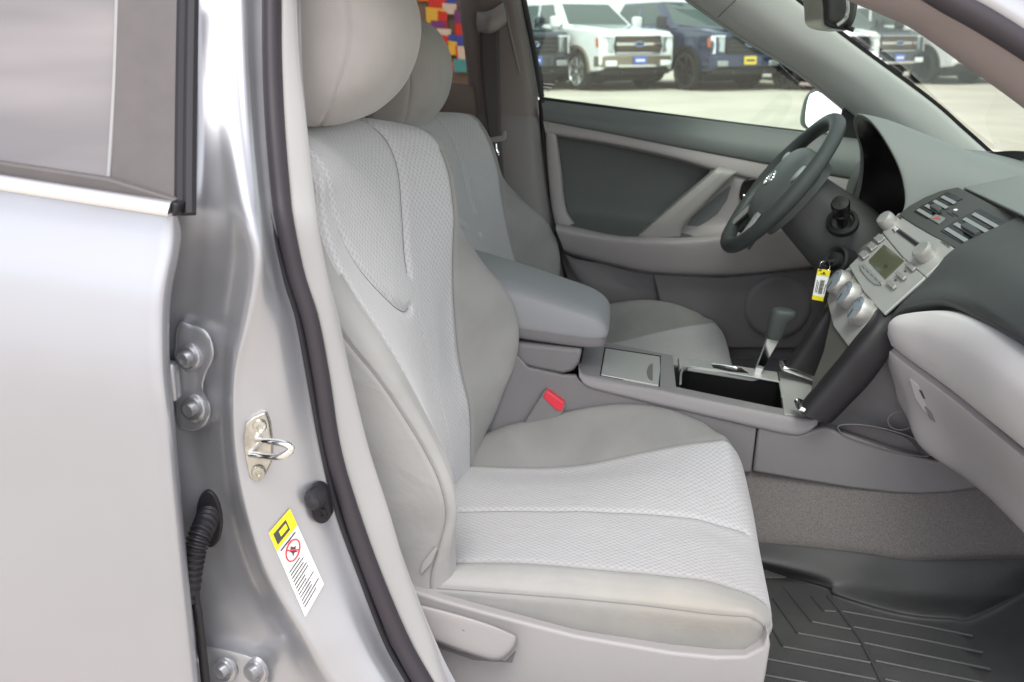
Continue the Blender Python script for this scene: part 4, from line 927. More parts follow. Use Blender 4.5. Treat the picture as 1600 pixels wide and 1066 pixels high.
# key in the ignition with its dealer tag (hangs from the lock: a thing of its own)
kt_ = empty('key_tag', P(1283, 470, y=.16), label='yellow and white key tag with barcode hanging from the ignition key', cat='key tag')
kx = ig+V((-.75, -.45, .35)).normalized()*.008
ke = P(1286, 413, y=.175)
sweep('key_blade', [kx, kx.lerp(ke, .5), ke], [(.0025, -.0035), (.0025, .0035), (-.0025, .0035), (-.0025, -.0035)], (0, 1, 0), M['chrome'], kt_, 6)
rbox('key_head', ke+(ke-kx).normalized()*.006, (.018, .006, .016), M['rubber'], kt_, ax=((ke-kx), V((0, 1, 0)), (ke-kx).cross(V((0, 1, 0)))), b=.003)
tube('key_ring', [P(1289+8*math.cos(t), 416+8*math.sin(t), y=.168+.006*math.cos(t)) for t in [i*math.pi/10 for i in range(20)]], .0008, M['chrome'], kt_, 6, 40, closed=True)
tg = [(1278, 420), (1298, 423), (1286, 471), (1268.5, 468)]
def TG(s, t, off=0): 
    A, B, C2, D = [V((u, v, 0)) for u, v in tg]; q_ = A.lerp(B, s).lerp(D.lerp(C2, s), t); return P(q_.x, q_.y, y=.165-off)
def tq(name, s0, s1, t0, t1, m, off): extr(name, [TG(s0, t0, off), TG(s1, t0, off), TG(s1, t1, off), TG(s0, t1, off)], (0, .0004, 0), m, kt_, 0)
extr('tag_card', [TG(0, 0), TG(1, 0), TG(1, 1), TG(0, 1)], (0, .0012, 0), M['white'], kt_, 0)
tq('tag_band', 0, 1, 0, .2, M['yellow'], .0006); tq('tag_band', 0, 1, .86, 1, M['yellow'], .0006)
lathe('tag_hole', TG(.52, .10, .0011), (0, -1, 0), [(.0022, 0), (0, .0001)], M['ink'], kt_, 10)
rnd = random.Random(8); t_ = .34
while t_ < .78:
    wdt = rnd.choice([.012, .02, .032]); tq('barcode_bar', .38, .74, t_, t_+wdt, M['ink'], .0006); t_ += wdt+rnd.choice([.012, .018])
for k, s_ in enumerate((.12, .24, .86)): tq('tag_print', s_, s_+.06, .36+.05*k, .76, M['ink'], .0006)
for k in range(3): tq('tag_print', .08+.1*k, .30+.2*k, .04+.045*k, .065+.045*k, M['ink'], .0012) if k != 1 else None

# ---------------------------------------------------------------- driver's door
dd = part('driver_door', (.25, .72, .4), 'closed driver door with dark insert and diagonal pull handle')
rows = [[P(u, v-3, y=.735) for u, v in [(846, 158), (950, 171), (1050, 183), (1150, 196), (1240, 207), (1345, 220)]],
        [P(u, v, y=.715) for u, v in [(846, 160), (950, 173), (1050, 185), (1150, 198), (1240, 209), (1345, 222)]],
        [P(u, v, y=.685) for u, v in [(848, 172), (950, 189), (1050, 206), (1150, 224), (1240, 238), (1345, 254)]],
        [P(u, v, y=.683) for u, v in [(849, 187), (950, 206), (1050, 226), (1150, 245), (1240, 262), (1345, 280)]],
        [P(u, v+2, y=.70) for u, v in [(849, 188), (950, 207), (1050, 227), (1150, 246), (1240, 263), (1345, 281)]]]
surf('upper_pad', rows, M['doortop'], dd, 40, 30)
rows = [[P(u, v+1, y=.695) for u, v in [(849, 187), (950, 206), (1050, 226), (1150, 245), (1240, 262), (1345, 280)]],
        [P(u, v+3, y=.687) for u, v in [(849, 187), (950, 206), (1050, 226), (1150, 245), (1240, 262), (1345, 280)]],
        [P(u, v, y=.682) for u, v in [(852, 206), (950, 222), (1050, 244), (1116, 262), (1200, 282), (1345, 312)]],
        [P(u, v+3, y=.70) for u, v in [(853, 208), (950, 224), (1050, 246), (1116, 265), (1200, 285), (1345, 315)]]]
surf('trim_band', rows, M['doorgrey'], dd, 40, 20)
rows = [[P(851, 192, y=.70), P(853, 192, y=.684), P(866, 205, y=.684), P(870, 209, y=.70)], [P(855, 260, y=.70), P(857, 260, y=.683), P(873, 262, y=.683), P(877, 262, y=.70)],
        [P(861, 320, y=.70), P(863, 320, y=.68), P(881, 325, y=.68), P(885, 325, y=.70)], [P(868, 352, y=.69), P(870, 352, y=.668), P(897, 353, y=.668), P(900, 352, y=.69)]]
surf('rear_border', rows, M['doorgrey'], dd, 16, 24)
rows = []
for f, y in ((0, .70), (.06, .714), (.3, .722), (.6, .722), (.78, .715), (.88, .695), (.95, .668), (1, .645)):
    rows.append([P(u0+(u1-u0)*f, v0+(v1-v0)*f, y=y) for (u0, v0, u1, v1) in [(862, 203, 893, 358), (900, 213, 920, 362), (960, 226, 970, 368), (1020, 239, 1020, 370), (1080, 252, 1062, 372), (1130, 266, 1090, 374)]])
surf('insert', rows, M['doorcloth'], dd, 30, 40)
# panel ahead of the handle
rows = []
for f, y in ((0, .70), (.08, .69), (.4, .695), (.75, .695), (.9, .68), (1, .655)):
    rows.append([P(u0+(u1-u0)*f, v0+(v1-v0)*f, y=y) for (u0, v0, u1, v1) in [(1112, 262, 1058, 372), (1150, 271, 1080, 372), (1200, 283, 1130, 368), (1260, 297, 1210, 352), (1345, 315, 1320, 330)]])
surf('front_panel', rows, M['doorgrey'], dd, 30, 30)
# pull handle: a tapered diagonal bar standing off the panel
rows = []
for (u0, v0, u1, v1, y0, y1) in [(994, 369, 1062, 372, .645, .66), (1018, 347, 1068, 352, .638, .668), (1056, 314, 1098, 322, .636, .67), (1094, 282, 1126, 293, .638, .67), (1116, 264, 1148, 272, .645, .672), (1121, 259, 1150, 267, .68, .70)]:
    a, b = P(u0, v0, y=y1+.02), P(u0+2, v0+1, y=y0+.004); c_, d_ = P((u0*.45+u1*.55), (v0*.45+v1*.55), y=y0), P(u1, v1, y=y0+.012); e_ = P(u1-4, v1-2, y=y1+.035)
    rows.append([a, b, b.lerp(c_, .15)+V((0, -.002, 0)), c_, d_, e_])
surf('pull_handle', rows, M['handle'], dd, 30, 40, flip=True)
hp = [(1070, 357), (1082, 340), (1110, 316), (1144, 287), (1136, 312), (1120, 334), (1098, 350), (1080, 360)]
extr('handle_recess', [P(u, v, y=.691) for u, v in hp], (0, .003, 0), M['doortop'], dd, .002)
bz = [(1157, 296), (1162, 284), (1176, 279), (1192, 281), (1196, 296), (1190, 314), (1176, 319), (1162, 318), (1156, 308)]
extr('inner_release_bezel', [V(p) for p in crom([P(u, v, y=.684) for u, v in bz], 36, True)], (0, .012, 0), M['black'], dd, .003)
extr('inner_release_lever', [P(u, v, y=.680) for u, v in [(1160, 304), (1190, 306), (1184, 315), (1163, 314)]], (0, .008, 0), M['chrome'], dd, .002)
# armrest ledge and its face
top_b = [(868, 350), (900, 356), (960, 368), (1020, 371), (1070, 372), (1130, 366), (1200, 354), (1330, 330)]
top_f = [(869, 354), (900, 361), (960, 371), (1020, 375), (1070, 376), (1130, 370), (1200, 360), (1330, 340)]
bot_f = [(880, 392), (905, 400), (960, 414), (1010, 425), (1070, 429), (1130, 430), (1200, 425), (1330, 410)]
rows = [[P(u, v-2, y=.68) for u, v in top_b], [P(u, v, y=.635) for u, v in top_b], [P(u, v, y=.618) for u, v in top_f], [P(u, v+6, y=.611) for u, v in top_f], [P(u*.5+a*.5, v*.5+b*.5, y=.618) for (u, v), (a, b) in zip(top_f, bot_f)], [P(u, v-4, y=.632) for u, v in bot_f], [P(u, v, y=.65) for u, v in bot_f], [P(u, v+4, y=.70) for u, v in bot_f]]
surf('armrest', rows, M['doorgrey'], dd, 50, 50)
rbox('window_switch', P(1178, 352, y=.66), (.09, .035, .014), M['black'], dd, b=.003)
for u in (1168, 1182): rbox('window_switch_key', P(u, 346, y=.655), (.018, .012, .008), M['wheelsilver'], dd, b=.002)
rows = [[P(u, v, y=y) for u, v, y in r] for r in ([(862, 350, .70), (885, 398, .665), (940, 412, .672), (1000, 426, .685), (1100, 432, .69), (1340, 415, .70)], [(880, 410, .69), (905, 430, .66), (955, 437, .665), (1012, 448, .69), (1100, 455, .69), (1340, 440, .70)],
        [(890, 450, .69), (930, 465, .66), (980, 465, .668), (1030, 470, .695), (1100, 480, .695), (1340, 470, .70)], [(900, 560, .70), (950, 560, .69), (1000, 560, .69), (1040, 560, .70), (1100, 560, .70), (1340, 560, .70)])]
surf('lower_panel', rows, M['greyd'], dd, 40, 30)
extr('map_pocket', [P(u, v, y=.672) for u, v in [(1020, 428), (1130, 434), (1330, 415), (1330, 545), (1060, 545), (1030, 470)]], (0, .02, 0), M['greyd'], dd, .006)
lathe('door_speaker', P(1215, 480, y=.669), (0, -1, 0), [(.085, 0), (.08, .004), (.07, .005), (.06, .003), (0, .003)], M['greyd'], dd, 40)
extr('outer_shell', [V((-.25, .80, .25)), V((-.12, .80, 1.0)), V((.75, .80, .93)), V((.75, .80, .25))], (0, .08, 0), M['silver'], dd, .01)
sweep('window_sill_seal', [P(u, v, y=.735) for u, v in [(843, 154), (950, 168), (1050, 181), (1150, 194), (1240, 205), (1345, 218)]], circ(.005, 8), (0, 0, 1), M['rubber'], dd, 40)
sweep('window_frame_seal', [P(u, v, y=.74) for u, v in [(800, -90), (822, 20), (834, 80), (846, 152)]], circ(.008, 10), (0, 1, 0), M['rubber'], dd, 30)
sweep('window_frame_trim', [P(u, v, y=.735) for u, v in [(791, -90), (812, 20), (825, 80), (838, 152)]], circ(.009, 10), (0, 1, 0), M['doortop'], dd, 30)
extr('window_glass', [P(u, v, y=.755) for u, v in [(790, -120), (846, 156), (1000, 175), (1245, 207), (1345, 222), (1160, 45), (1000, -120)]], (0, .004, 0), M['glass'], dd, 0)
for k in range(3): extr('glass_etching', [P(849, 130+5*k, y=.7535), P(866-4*k, 131.5+5*k, y=.7535), P(866-4*k, 133.2+5*k, y=.7535), P(849, 131.7+5*k, y=.7535)], (0, .0005, 0), M['white'], dd, 0)
extr('mirror_sail', [P(u, v, y=.73) for u, v in [(1318, 168), (1355, 196), (1352, 240), (1318, 232), (1312, 200)]], (0, .02, 0), M['blackm'], dd, .004)
# outside mirror
om = part('door_mirror', (.72, .95, 1.0), 'driver side door mirror with bright glass')
mc = [(1257, 196), (1258, 172), (1266, 148), (1280, 136), (1296, 138), (1308, 150), (1318, 172), (1318, 196), (1300, 206), (1275, 206)]
rows = []
mcen = P(1288, 172, y=.95)
for k, dx in ((.96, -.012), (1.0, 0), (1.03, .02), (.95, .06), (.7, .10), (.05, .115)):
    rows.append([mcen+(P(u, v, y=.95)-mcen)*k+V((dx, .25*dx, 0)) for u, v in mc])
surf('mirror_housing', rows, M['mirrorgrey'], om, 50, 30, closed=True)
extr('mirror_glass', [V(p) for p in crom([mcen+(P(u, v, y=.95)-mcen)*.9+V((-.006, -.02+.45*(P(u, v, y=.95).z-mcen.z), 0)) for u, v in mc], 40, True)], (.003, .001, 0), M['mirror'], om, 0)

# ---------------------------------------------------------------- driver side B pillar, belt
pb = part('driver_b_pillar', (-.2, .72, .4), 'driver side B-pillar trim with seat belt')
rows = [[P(u, v, y=y) for u, v, y in r] for r in ([(706, -90, .75), (712, -90, .72), (730, -90, .695), (780, -90, .69), (792, -90, .70), (800, -90, .73)], [(716, 0, .75), (721, 0, .72), (740, 0, .695), (790, 0, .69), (804, 0, .70), (812, 0, .73)],
        [(727, 90, .75), (732, 90, .72), (750, 90, .69), (808, 90, .685), (822, 90, .70), (831, 90, .735)], [(738, 182, .75), (742, 182, .72), (758, 182, .685), (820, 184, .68), (836, 186, .70), (845, 186, .735)])]
surf('upper_trim', rows, M['pillartrim'], pb, 40, 40)
rows = [[P(u, v, y=y) for u, v, y in r] for r in ([(738, 179, .75), (742, 179, .718), (758, 179, .682), (820, 181, .677), (838, 183, .70), (847, 183, .735)], [(745, 230, .75), (748, 230, .71), (765, 230, .665), (822, 230, .66), (842, 235, .68), (851, 235, .735)],
        [(755, 330, .75), (760, 330, .70), (775, 330, .655), (835, 330, .65), (856, 330, .68), (864, 330, .735)], [(770, 460, .75), (775, 460, .70), (790, 460, .65), (860, 460, .645), (880, 460, .68), (890, 460, .735)])]
surf('lower_trim', rows, M['pillartrim2'], pb, 40, 40)
sweep('door_gap_seal', [P(u, v, y=.72) for u, v in [(846, 156), (850, 220), (858, 320), (872, 400), (884, 450), (900, 520)]], circ(.0085, 10), (0, 1, 0), M['rubber'], pb, 40)
extr('height_adjuster', [P(u, v, y=.686) for u, v in [(744, -60), (784, -60), (790, 10), (812, 114), (808, 117), (756, 118)]], (0, .02, 0), M['pillartrim'], pb, .006)
tube('adjuster_edge', [P(788, 4, y=.685), P(799, 60, y=.685), P(812, 116, y=.685)], .0035, M['pillartrim2'], pb, 8, 12)
rows = [[P(u, v, y=y) for u, v, y in r] for r in ([(747, 20, .68), (765, 20, .66), (786, 6, .68)], [(747, 34, .668), (766, 32, .64), (788, 18, .668)], [(748, 46, .668), (768, 46, .645), (789, 30, .668)], [(749, 50, .68), (770, 48, .67), (788, 36, .68)])]
surf('belt_guide', rows, M['beltguide'], pb, 20, 20, th=.006)
rows = [[P(750, 46, y=.663), P(780, 48, y=.663)], [P(752, 110, y=.658), P(781, 112, y=.658)], [P(758, 170, y=.648), P(782, 172, y=.648)], [P(764, 216, y=.638), P(783, 214, y=.638)], [P(772, 300, y=.62), P(790, 300, y=.62)]]
surf('belt_webbing', rows, M['belt'], pb, 6, 30, th=.0015)
extr('belt_tongue', [P(u, v, y=.634) for u, v in [(762, 216), (784, 212), (786, 204), (791, 205), (791, 217), (786, 222), (766, 224)]], (0, .008, 0), M['beltguide'], pb, .003)
tube('belt_latch_plate', [P(775, 225, y=.634), P(776, 234, y=.632), P(779, 240, y=.632), P(777, 247, y=.632), P(773, 243, y=.632)], .003, M['chrome'], pb, 8, 16)
# rear driver side door seen past the headrests
rr2 = part('rear_door_opposite', (-.6, .74, .4), 'brown shaded rear door and window on the driver side')
rows = [[P(u, v, y=y) for u, v, y in r] for r in ([(480, 120, .76), (600, 130, .76), (700, 140, .76), (742, 146, .76)], [(480, 123, .73), (600, 133, .73), (700, 143, .73), (742, 149, .73)], [(480, 160, .71), (600, 165, .71), (700, 170, .71), (748, 175, .71)], [(480, 520, .72), (600, 520, .72), (700, 500, .72), (790, 500, .72)])]
surf('inner_panel', rows, M['trimshade2'], rr2, 20, 20, th=.01)
extr('window_glass', [P(480, -150, y=.765), P(706, -150, y=.765), P(742, 150, y=.765), P(480, 125, y=.765)], (0, .004, 0), M['tintr'], rr2, 0)
tube('window_rear_bar', [P(668, -60, y=.75), P(700, 60, y=.75), P(727, 140, y=.75)], .004, M['blackm'], rr2, 8, 10) if False else None

# ---------------------------------------------------------------- A pillars, windshield, mirror, roof
ap = part('driver_a_pillar', (.6, .66, 1.0), 'grey trim of the driver side A-pillar')
outl = [(1040, -160), (1188, -45), (1234, -4), (1330, 70), (1449, 158), (1504, 206), (1548, 245)]; inl = [(900, -130), (1030, -38), (1083, 0), (1160, 54), (1242, 104), (1314, 160), (1380, 215)]
rows = [[P(u-2, v+3, y=.735) for u, v in inl], [P(u, v, y=.72) for u, v in inl], [P(a*.8+u*.2, b*.8+v*.2, y=.685) for (u, v), (a, b) in zip(outl, inl)], [P(a*.45+u*.55, b*.45+v*.55, y=.655) for (u, v), (a, b) in zip(outl, inl)], [P(u, v, y=.645) for u, v in outl], [P(u, v-2, y=.67) for u, v in outl]]
surf('pillar_trim', rows, M['apillar'], ap, 60, 30)
tube('pillar_trim_joint', [P(1150, 0, y=.655), P(1135, 14, y=.675), P(1122, 27, y=.70)], .0016, M['greyd'], ap, 6, 10)
sweep('window_edge_seal', [P(u-3, v+4, y=.738) for u, v in inl], circ(.005, 8), (0, 0, 1), M['seal2'], ap, 50)
wsd = part('windshield', (.8, 0, 1.1), 'windshield glass with black edge band')
wse = [P(u, v, y=.648) for u, v in outl]
bot_ = [V(p) for p in crom([wse[-1]+V((-.01, 0, -.003)), V((1.05, .5, .955)), V((1.07, .25, .968)), V((1.075, 0, .972)), V((1.06, -.35, .962)), V((1.0, -.62, .955))], 20)]
sweep('edge_band', [p+V((.004, 0, .006)) for p in wse], [(.005, -.002), (.005, .002), (-.004, .002), (-.004, -.002)], (0, 1, 0), M['black'], wsd, 60)
sweep('cowl_band', bot_, [(-.004, .008), (.02, .012), (.02, -.008), (-.004, -.008)], (0, 0, 1), M['black'], wsd, 40)
R0 = [wse[1]+V((0, 0, .0))]; 
rows = []
for y, bulge in ((.65, 0), (.4, .05), (.1, .075), (-.2, .07), (-.45, .045), (-.655, 0)):
    rows.append([V((x+bulge, y, z+.01)) for x, z in ((.30, 1.37), (.46, 1.325), (.62, 1.24), (.80, 1.115), (.94, 1.005), (1.02, .945))])
surf('glass', rows, M['windshield'], wsd, 30, 30)
im = part('interior_mirror', (.52, 0, 1.27), 'black interior rear-view mirror housing')
sec = [(1283, -30), (1282, 15), (1284, 36), (1294, 44), (1310, 47), (1322, 47), (1331, 36), (1336, 15), (1336, -30)]
mc_ = P(1309, 0, y=-.02)
rows = []
for k, yy in ((.02, -.055), (.55, -.053), (.85, -.046), (1.0, -.03), (1.02, .06), (.98, .16), (.5, .185), (.05, .19)): rows.append([V((mc_.x+(P(u, v, y=-.02).x-mc_.x)*k, yy, mc_.z+(P(u, v, y=-.02).z-mc_.z)*k)) for u, v in sec])
surf('housing', rows, M['truckblk'], im, 40, 40, closed=True)
tube('bezel', [P(u, v, y=-.052) for u, v in [(1322, -20), (1324, 15), (1320, 30), (1308, 40)]], .004, M['chromed'], im, 8, 20)
sweep('dimming_tab', [P(1318, 40, y=-.04), P(1326, 44, y=-.05), P(1334, 47, y=-.055)], circ(.004, 8, .003), (0, 1, 0), M['black'], im, 8)
tube('mirror_stem', [V((.52, .05, 1.30)), V((.58, .05, 1.31))], .012, M['black'], im, 10, 6)
na = part('passenger_a_pillar', (.55, -.68, 1.2), 'passenger side A-pillar with door seal at the doorway')
lowl = [(1180, -75), (1333, -2), (1385, 20), (1435, 44), (1515, 100), (1600, 161), (1760, 285), (2040, 500)]; midl = [(1340, -75), (1451, -4), (1500, 24), (1545, 50), (1600, 84), (1680, 140), (1800, 225), (2090, 430)]; upl = [(1400, -65), (1501, -3), (1535, 15), (1570, 36), (1610, 62), (1690, 112), (1820, 195), (2110, 400)]
rows = [[P(u-8, v+3, y=-.58) for u, v in lowl], [P(u, v, y=-.62) for u, v in lowl], [P(u*.75+a*.25, v*.75+b*.25, y=-.648) for (u, v), (a, b) in zip(lowl, midl)], [P(u*.3+a*.7, v*.3+b*.7, y=-.675) for (u, v), (a, b) in zip(lowl, midl)], [P(a, b, y=-.68) for (a, b) in midl], [P(a, b-8, y=-.67) for (a, b) in midl]]
surf('pillar_trim', rows, M['trimshade'], na, 50, 30)
sweep('door_seal', [P((a+c_)/2, (b+d_)/2, y=-.695) for (a, b), (c_, d_) in zip(midl, upl)], circ(.0145, 14, .017), (0, 1, 0), M['seal'], na, 50)
rows = [[P(a-2, b+3, y=-.69) for a, b in upl], [P(a+8, b-6, y=-.705) for a, b in upl], [P(a+40, b-30, y=-.70) for a, b in upl], [P(a+70, b-60, y=-.66) for a, b in upl]]
surf('pillar_body', rows, M['silver_in'], na, 40, 16)
# roof shell shading the cabin
rf = part('roof', (-.4, 0, 1.42), 'silver roof with cloth headliner')
rows = []
for x, z, wd_ in ((.34, 1.375, .60), (.2, 1.405, .60), (0, 1.425, .60), (-.4, 1.435, .60), (-.9, 1.42, .58), (-1.4, 1.36, .56)):
    rows.append([V((x, -wd_-.06, z-.055)), V((x, -wd_, z-.02)), V((x, -.3, z)), V((x, .3, z)), V((x, wd_, z-.02)), V((x, wd_+.06, z-.055))])
surf('headliner', rows, M['headliner'], rf, 30, 30, th=.004)
surf('roof_panel', [[p+V((0, 0, .035)) for p in r] for r in rows], M['silver'], rf, 30, 30)
# body behind the front seats
rb = part('rear_cabin', (-1.2, 0, .4), 'rear bench and cabin floor in shadow behind the front seats')
rows = [[V((-.75, y, .45)), V((-.80, y, .52)), V((-1.2, y, .5)), V((-1.28, y, .62)), V((-1.45, y, 1.0)), V((-1.55, y, 1.02))] for y in (-.68, -.3, .3, .68)]
surf('rear_bench', rows, M['fabric2'], rb, 30, 20)
extr('rear_window', [V((-1.53, -.7, 1.03)), V((-1.53, .7, 1.03)), V((-1.38, .58, 1.34)), V((-1.38, -.58, 1.34))], (-.004, 0, 0), M['tintr'], rb, 0)
for sy in (-1, 1): extr('quarter_panel', [V((-.80, sy*.80, .25)), V((-1.54, sy*.80, .25)), V((-1.54, sy*.74, 1.04)), V((-1.38, sy*.64, 1.37)), V((-.86, sy*.64, 1.38)), V((-.80, sy*.76, 1.04))], (0, sy*.03, 0), M['silver'], rb, 0)
extr('rear_bulkhead', [V((-1.5, -.8, .2)), V((-1.5, .8, .2)), V((-1.56, .75, 1.05)), V((-1.56, -.75, 1.05))], (-.03, 0, 0), M['headliner'], rb, 0)

# ---------------------------------------------------------------- floor and carpet
fl = part('cabin_floor', (.5, 0, .24), 'grey carpeted cabin floor')
rows = [[V((x, y, z)) for x, z in ((-1.5, .22), (-.5, .22), (.3, .222), (.75, .222), (.88, .25), (1.0, .36), (1.08, .52), (1.12, .8))] for y in (-.74, -.5, -.3, -.215)]
surf('footwell_carpet', rows, M['carpet'], fl, 60, 12, th=.004)
rows = [[V((x, y, z)) for x, z in ((-1.5, .22), (-.5, .22), (.3, .222), (.75, .222), (.88, .25), (1.0, .36), (1.08, .52), (1.12, .8))] for y in (.215, .3, .5, .76)]
surf('driver_footwell_carpet', rows, M['carpet'], fl, 60, 12, th=.004)
rows = [[V((x, -.10, .46)) for x in (0, .3, .6, .9, 1.1)], [V((x, -.113, .42)) for x in (0, .3, .6, .9, 1.1)], [V((x, -.152, .34)) for x in (0, .3, .6, .9, 1.1)], [V((x, -.185, .27)) for x in (0, .3, .6, .9, 1.1)], [V((x, -.23, .215)) for x in (0, .3, .6, .9, 1.1)]]
surf('tunnel_carpet', rows, M['carpet'], fl, 40, 24)
rows = [[V((x, -y, z)) for x in (0, .3, .6, .9, 1.1)] for y, z in ((-.12, .46), (-.133, .42), (-.16, .34), (-.185, .27), (-.23, .215))]
surf('driver_tunnel_carpet', rows, M['carpet'], fl, 40, 24, flip=True)
extr('sill', [V((-.3, -.76, .15)), V((1.1, -.76, .15)), V((1.1, -.76, .30)), V((-.1, -.76, .30))], (0, -.08, 0), M['silver_in'], fl, .01)
extr('underbody', [V((-2, -.8, .12)), V((1.3, -.8, .12)), V((1.3, .8, .12)), V((-2, .8, .12))], (0, 0, -.02), M['blackm'], fl, 0)
# rubber mat (lies on the carpet: a thing of its own)
mt = empty('floor_mat', (.6, -.45, .23), label='dark grey moulded rubber mat with chevron ribs in the passenger footwell', cat='floor mat')
zf = .245
ue = [(1150, 845), (1200, 850), (1280, 858), (1360, 868), (1420, 878), (1500, 878), (1600, 877), (1760, 880)]
fo = [(1150, 893), (1205, 906), (1290, 928), (1310, 940), (1400, 965), (1480, 974), (1540, 974), (1700, 955)]
lowp = [P(u, v, z=zf) for u, v in fo]
rows = [[P(u, v+2, y=-.192) for u, v in ue], [P(u, v-1, y=-.196) for u, v in ue], [P(u, v+2, y=-.203) for u, v in ue], [P(u*.45+a*.55, v*.45+b*.55, y=-.235) for (u, v), (a, b) in zip(ue, fo)], [p+V((0, .010, .012)) for p in lowp], [p+V((0, -.004, .001)) for p in lowp],
        [V((p.x-.01, -.40, zf)) for p in lowp], [V((p.x-.02, -.55, zf)) for p in lowp], [V((p.x-.03, -.70, zf)) for p in lowp], [V((p.x-.03, -.73, zf+.03)) for p in lowp]]
for k, r_ in enumerate(rows):     # toe end rises with the firewall
    if k >= 4:
        for i in range(len(r_)):
            if r_[i].x > .78: r_[i].z += (r_[i].x-.78)*.5
surf('mat_body', rows, M['mat'], mt, 80, 90)
def rib(pix, r_=.0032): 
    q_ = [P(u, v, z=zf+.0002) for u, v in pix]; tube('rib', q_, r_, M['mat'], mt, 8, max(6, 6*len(q_)), smooth_path=True) if len(q_) == 2 else [tube('rib', q_[i:i+2], r_, M['mat'], mt, 8, 6) for i in range(len(q_)-1)]
rib([(1293, 932), (1313, 955), (1345, 1000), (1375, 1060), (1400, 1110)], .0036)
for pix in ([(1313, 955), (1440, 978), (1520, 994)], [(1333, 980), (1440, 1000), (1535, 1020)], [(1350, 1005), (1440, 1024), (1548, 1046)], [(1368, 1033), (1450, 1050), (1540, 1068)], [(1383, 1062), (1480, 1082), (1560, 1098)]): rib(pix)
for pix in ([(1268, 932), (1288, 955), (1306, 956)], [(1225, 918), (1269, 972), (1330, 984)], [(1208, 935), (1247, 990), (1345, 1008)], [(1200, 970), (1224, 1011), (1360, 1036)], [(1190, 1000), (1198, 1030), (1368, 1062)], [(1175, 1052), (1380, 1088)]): rib(pix)

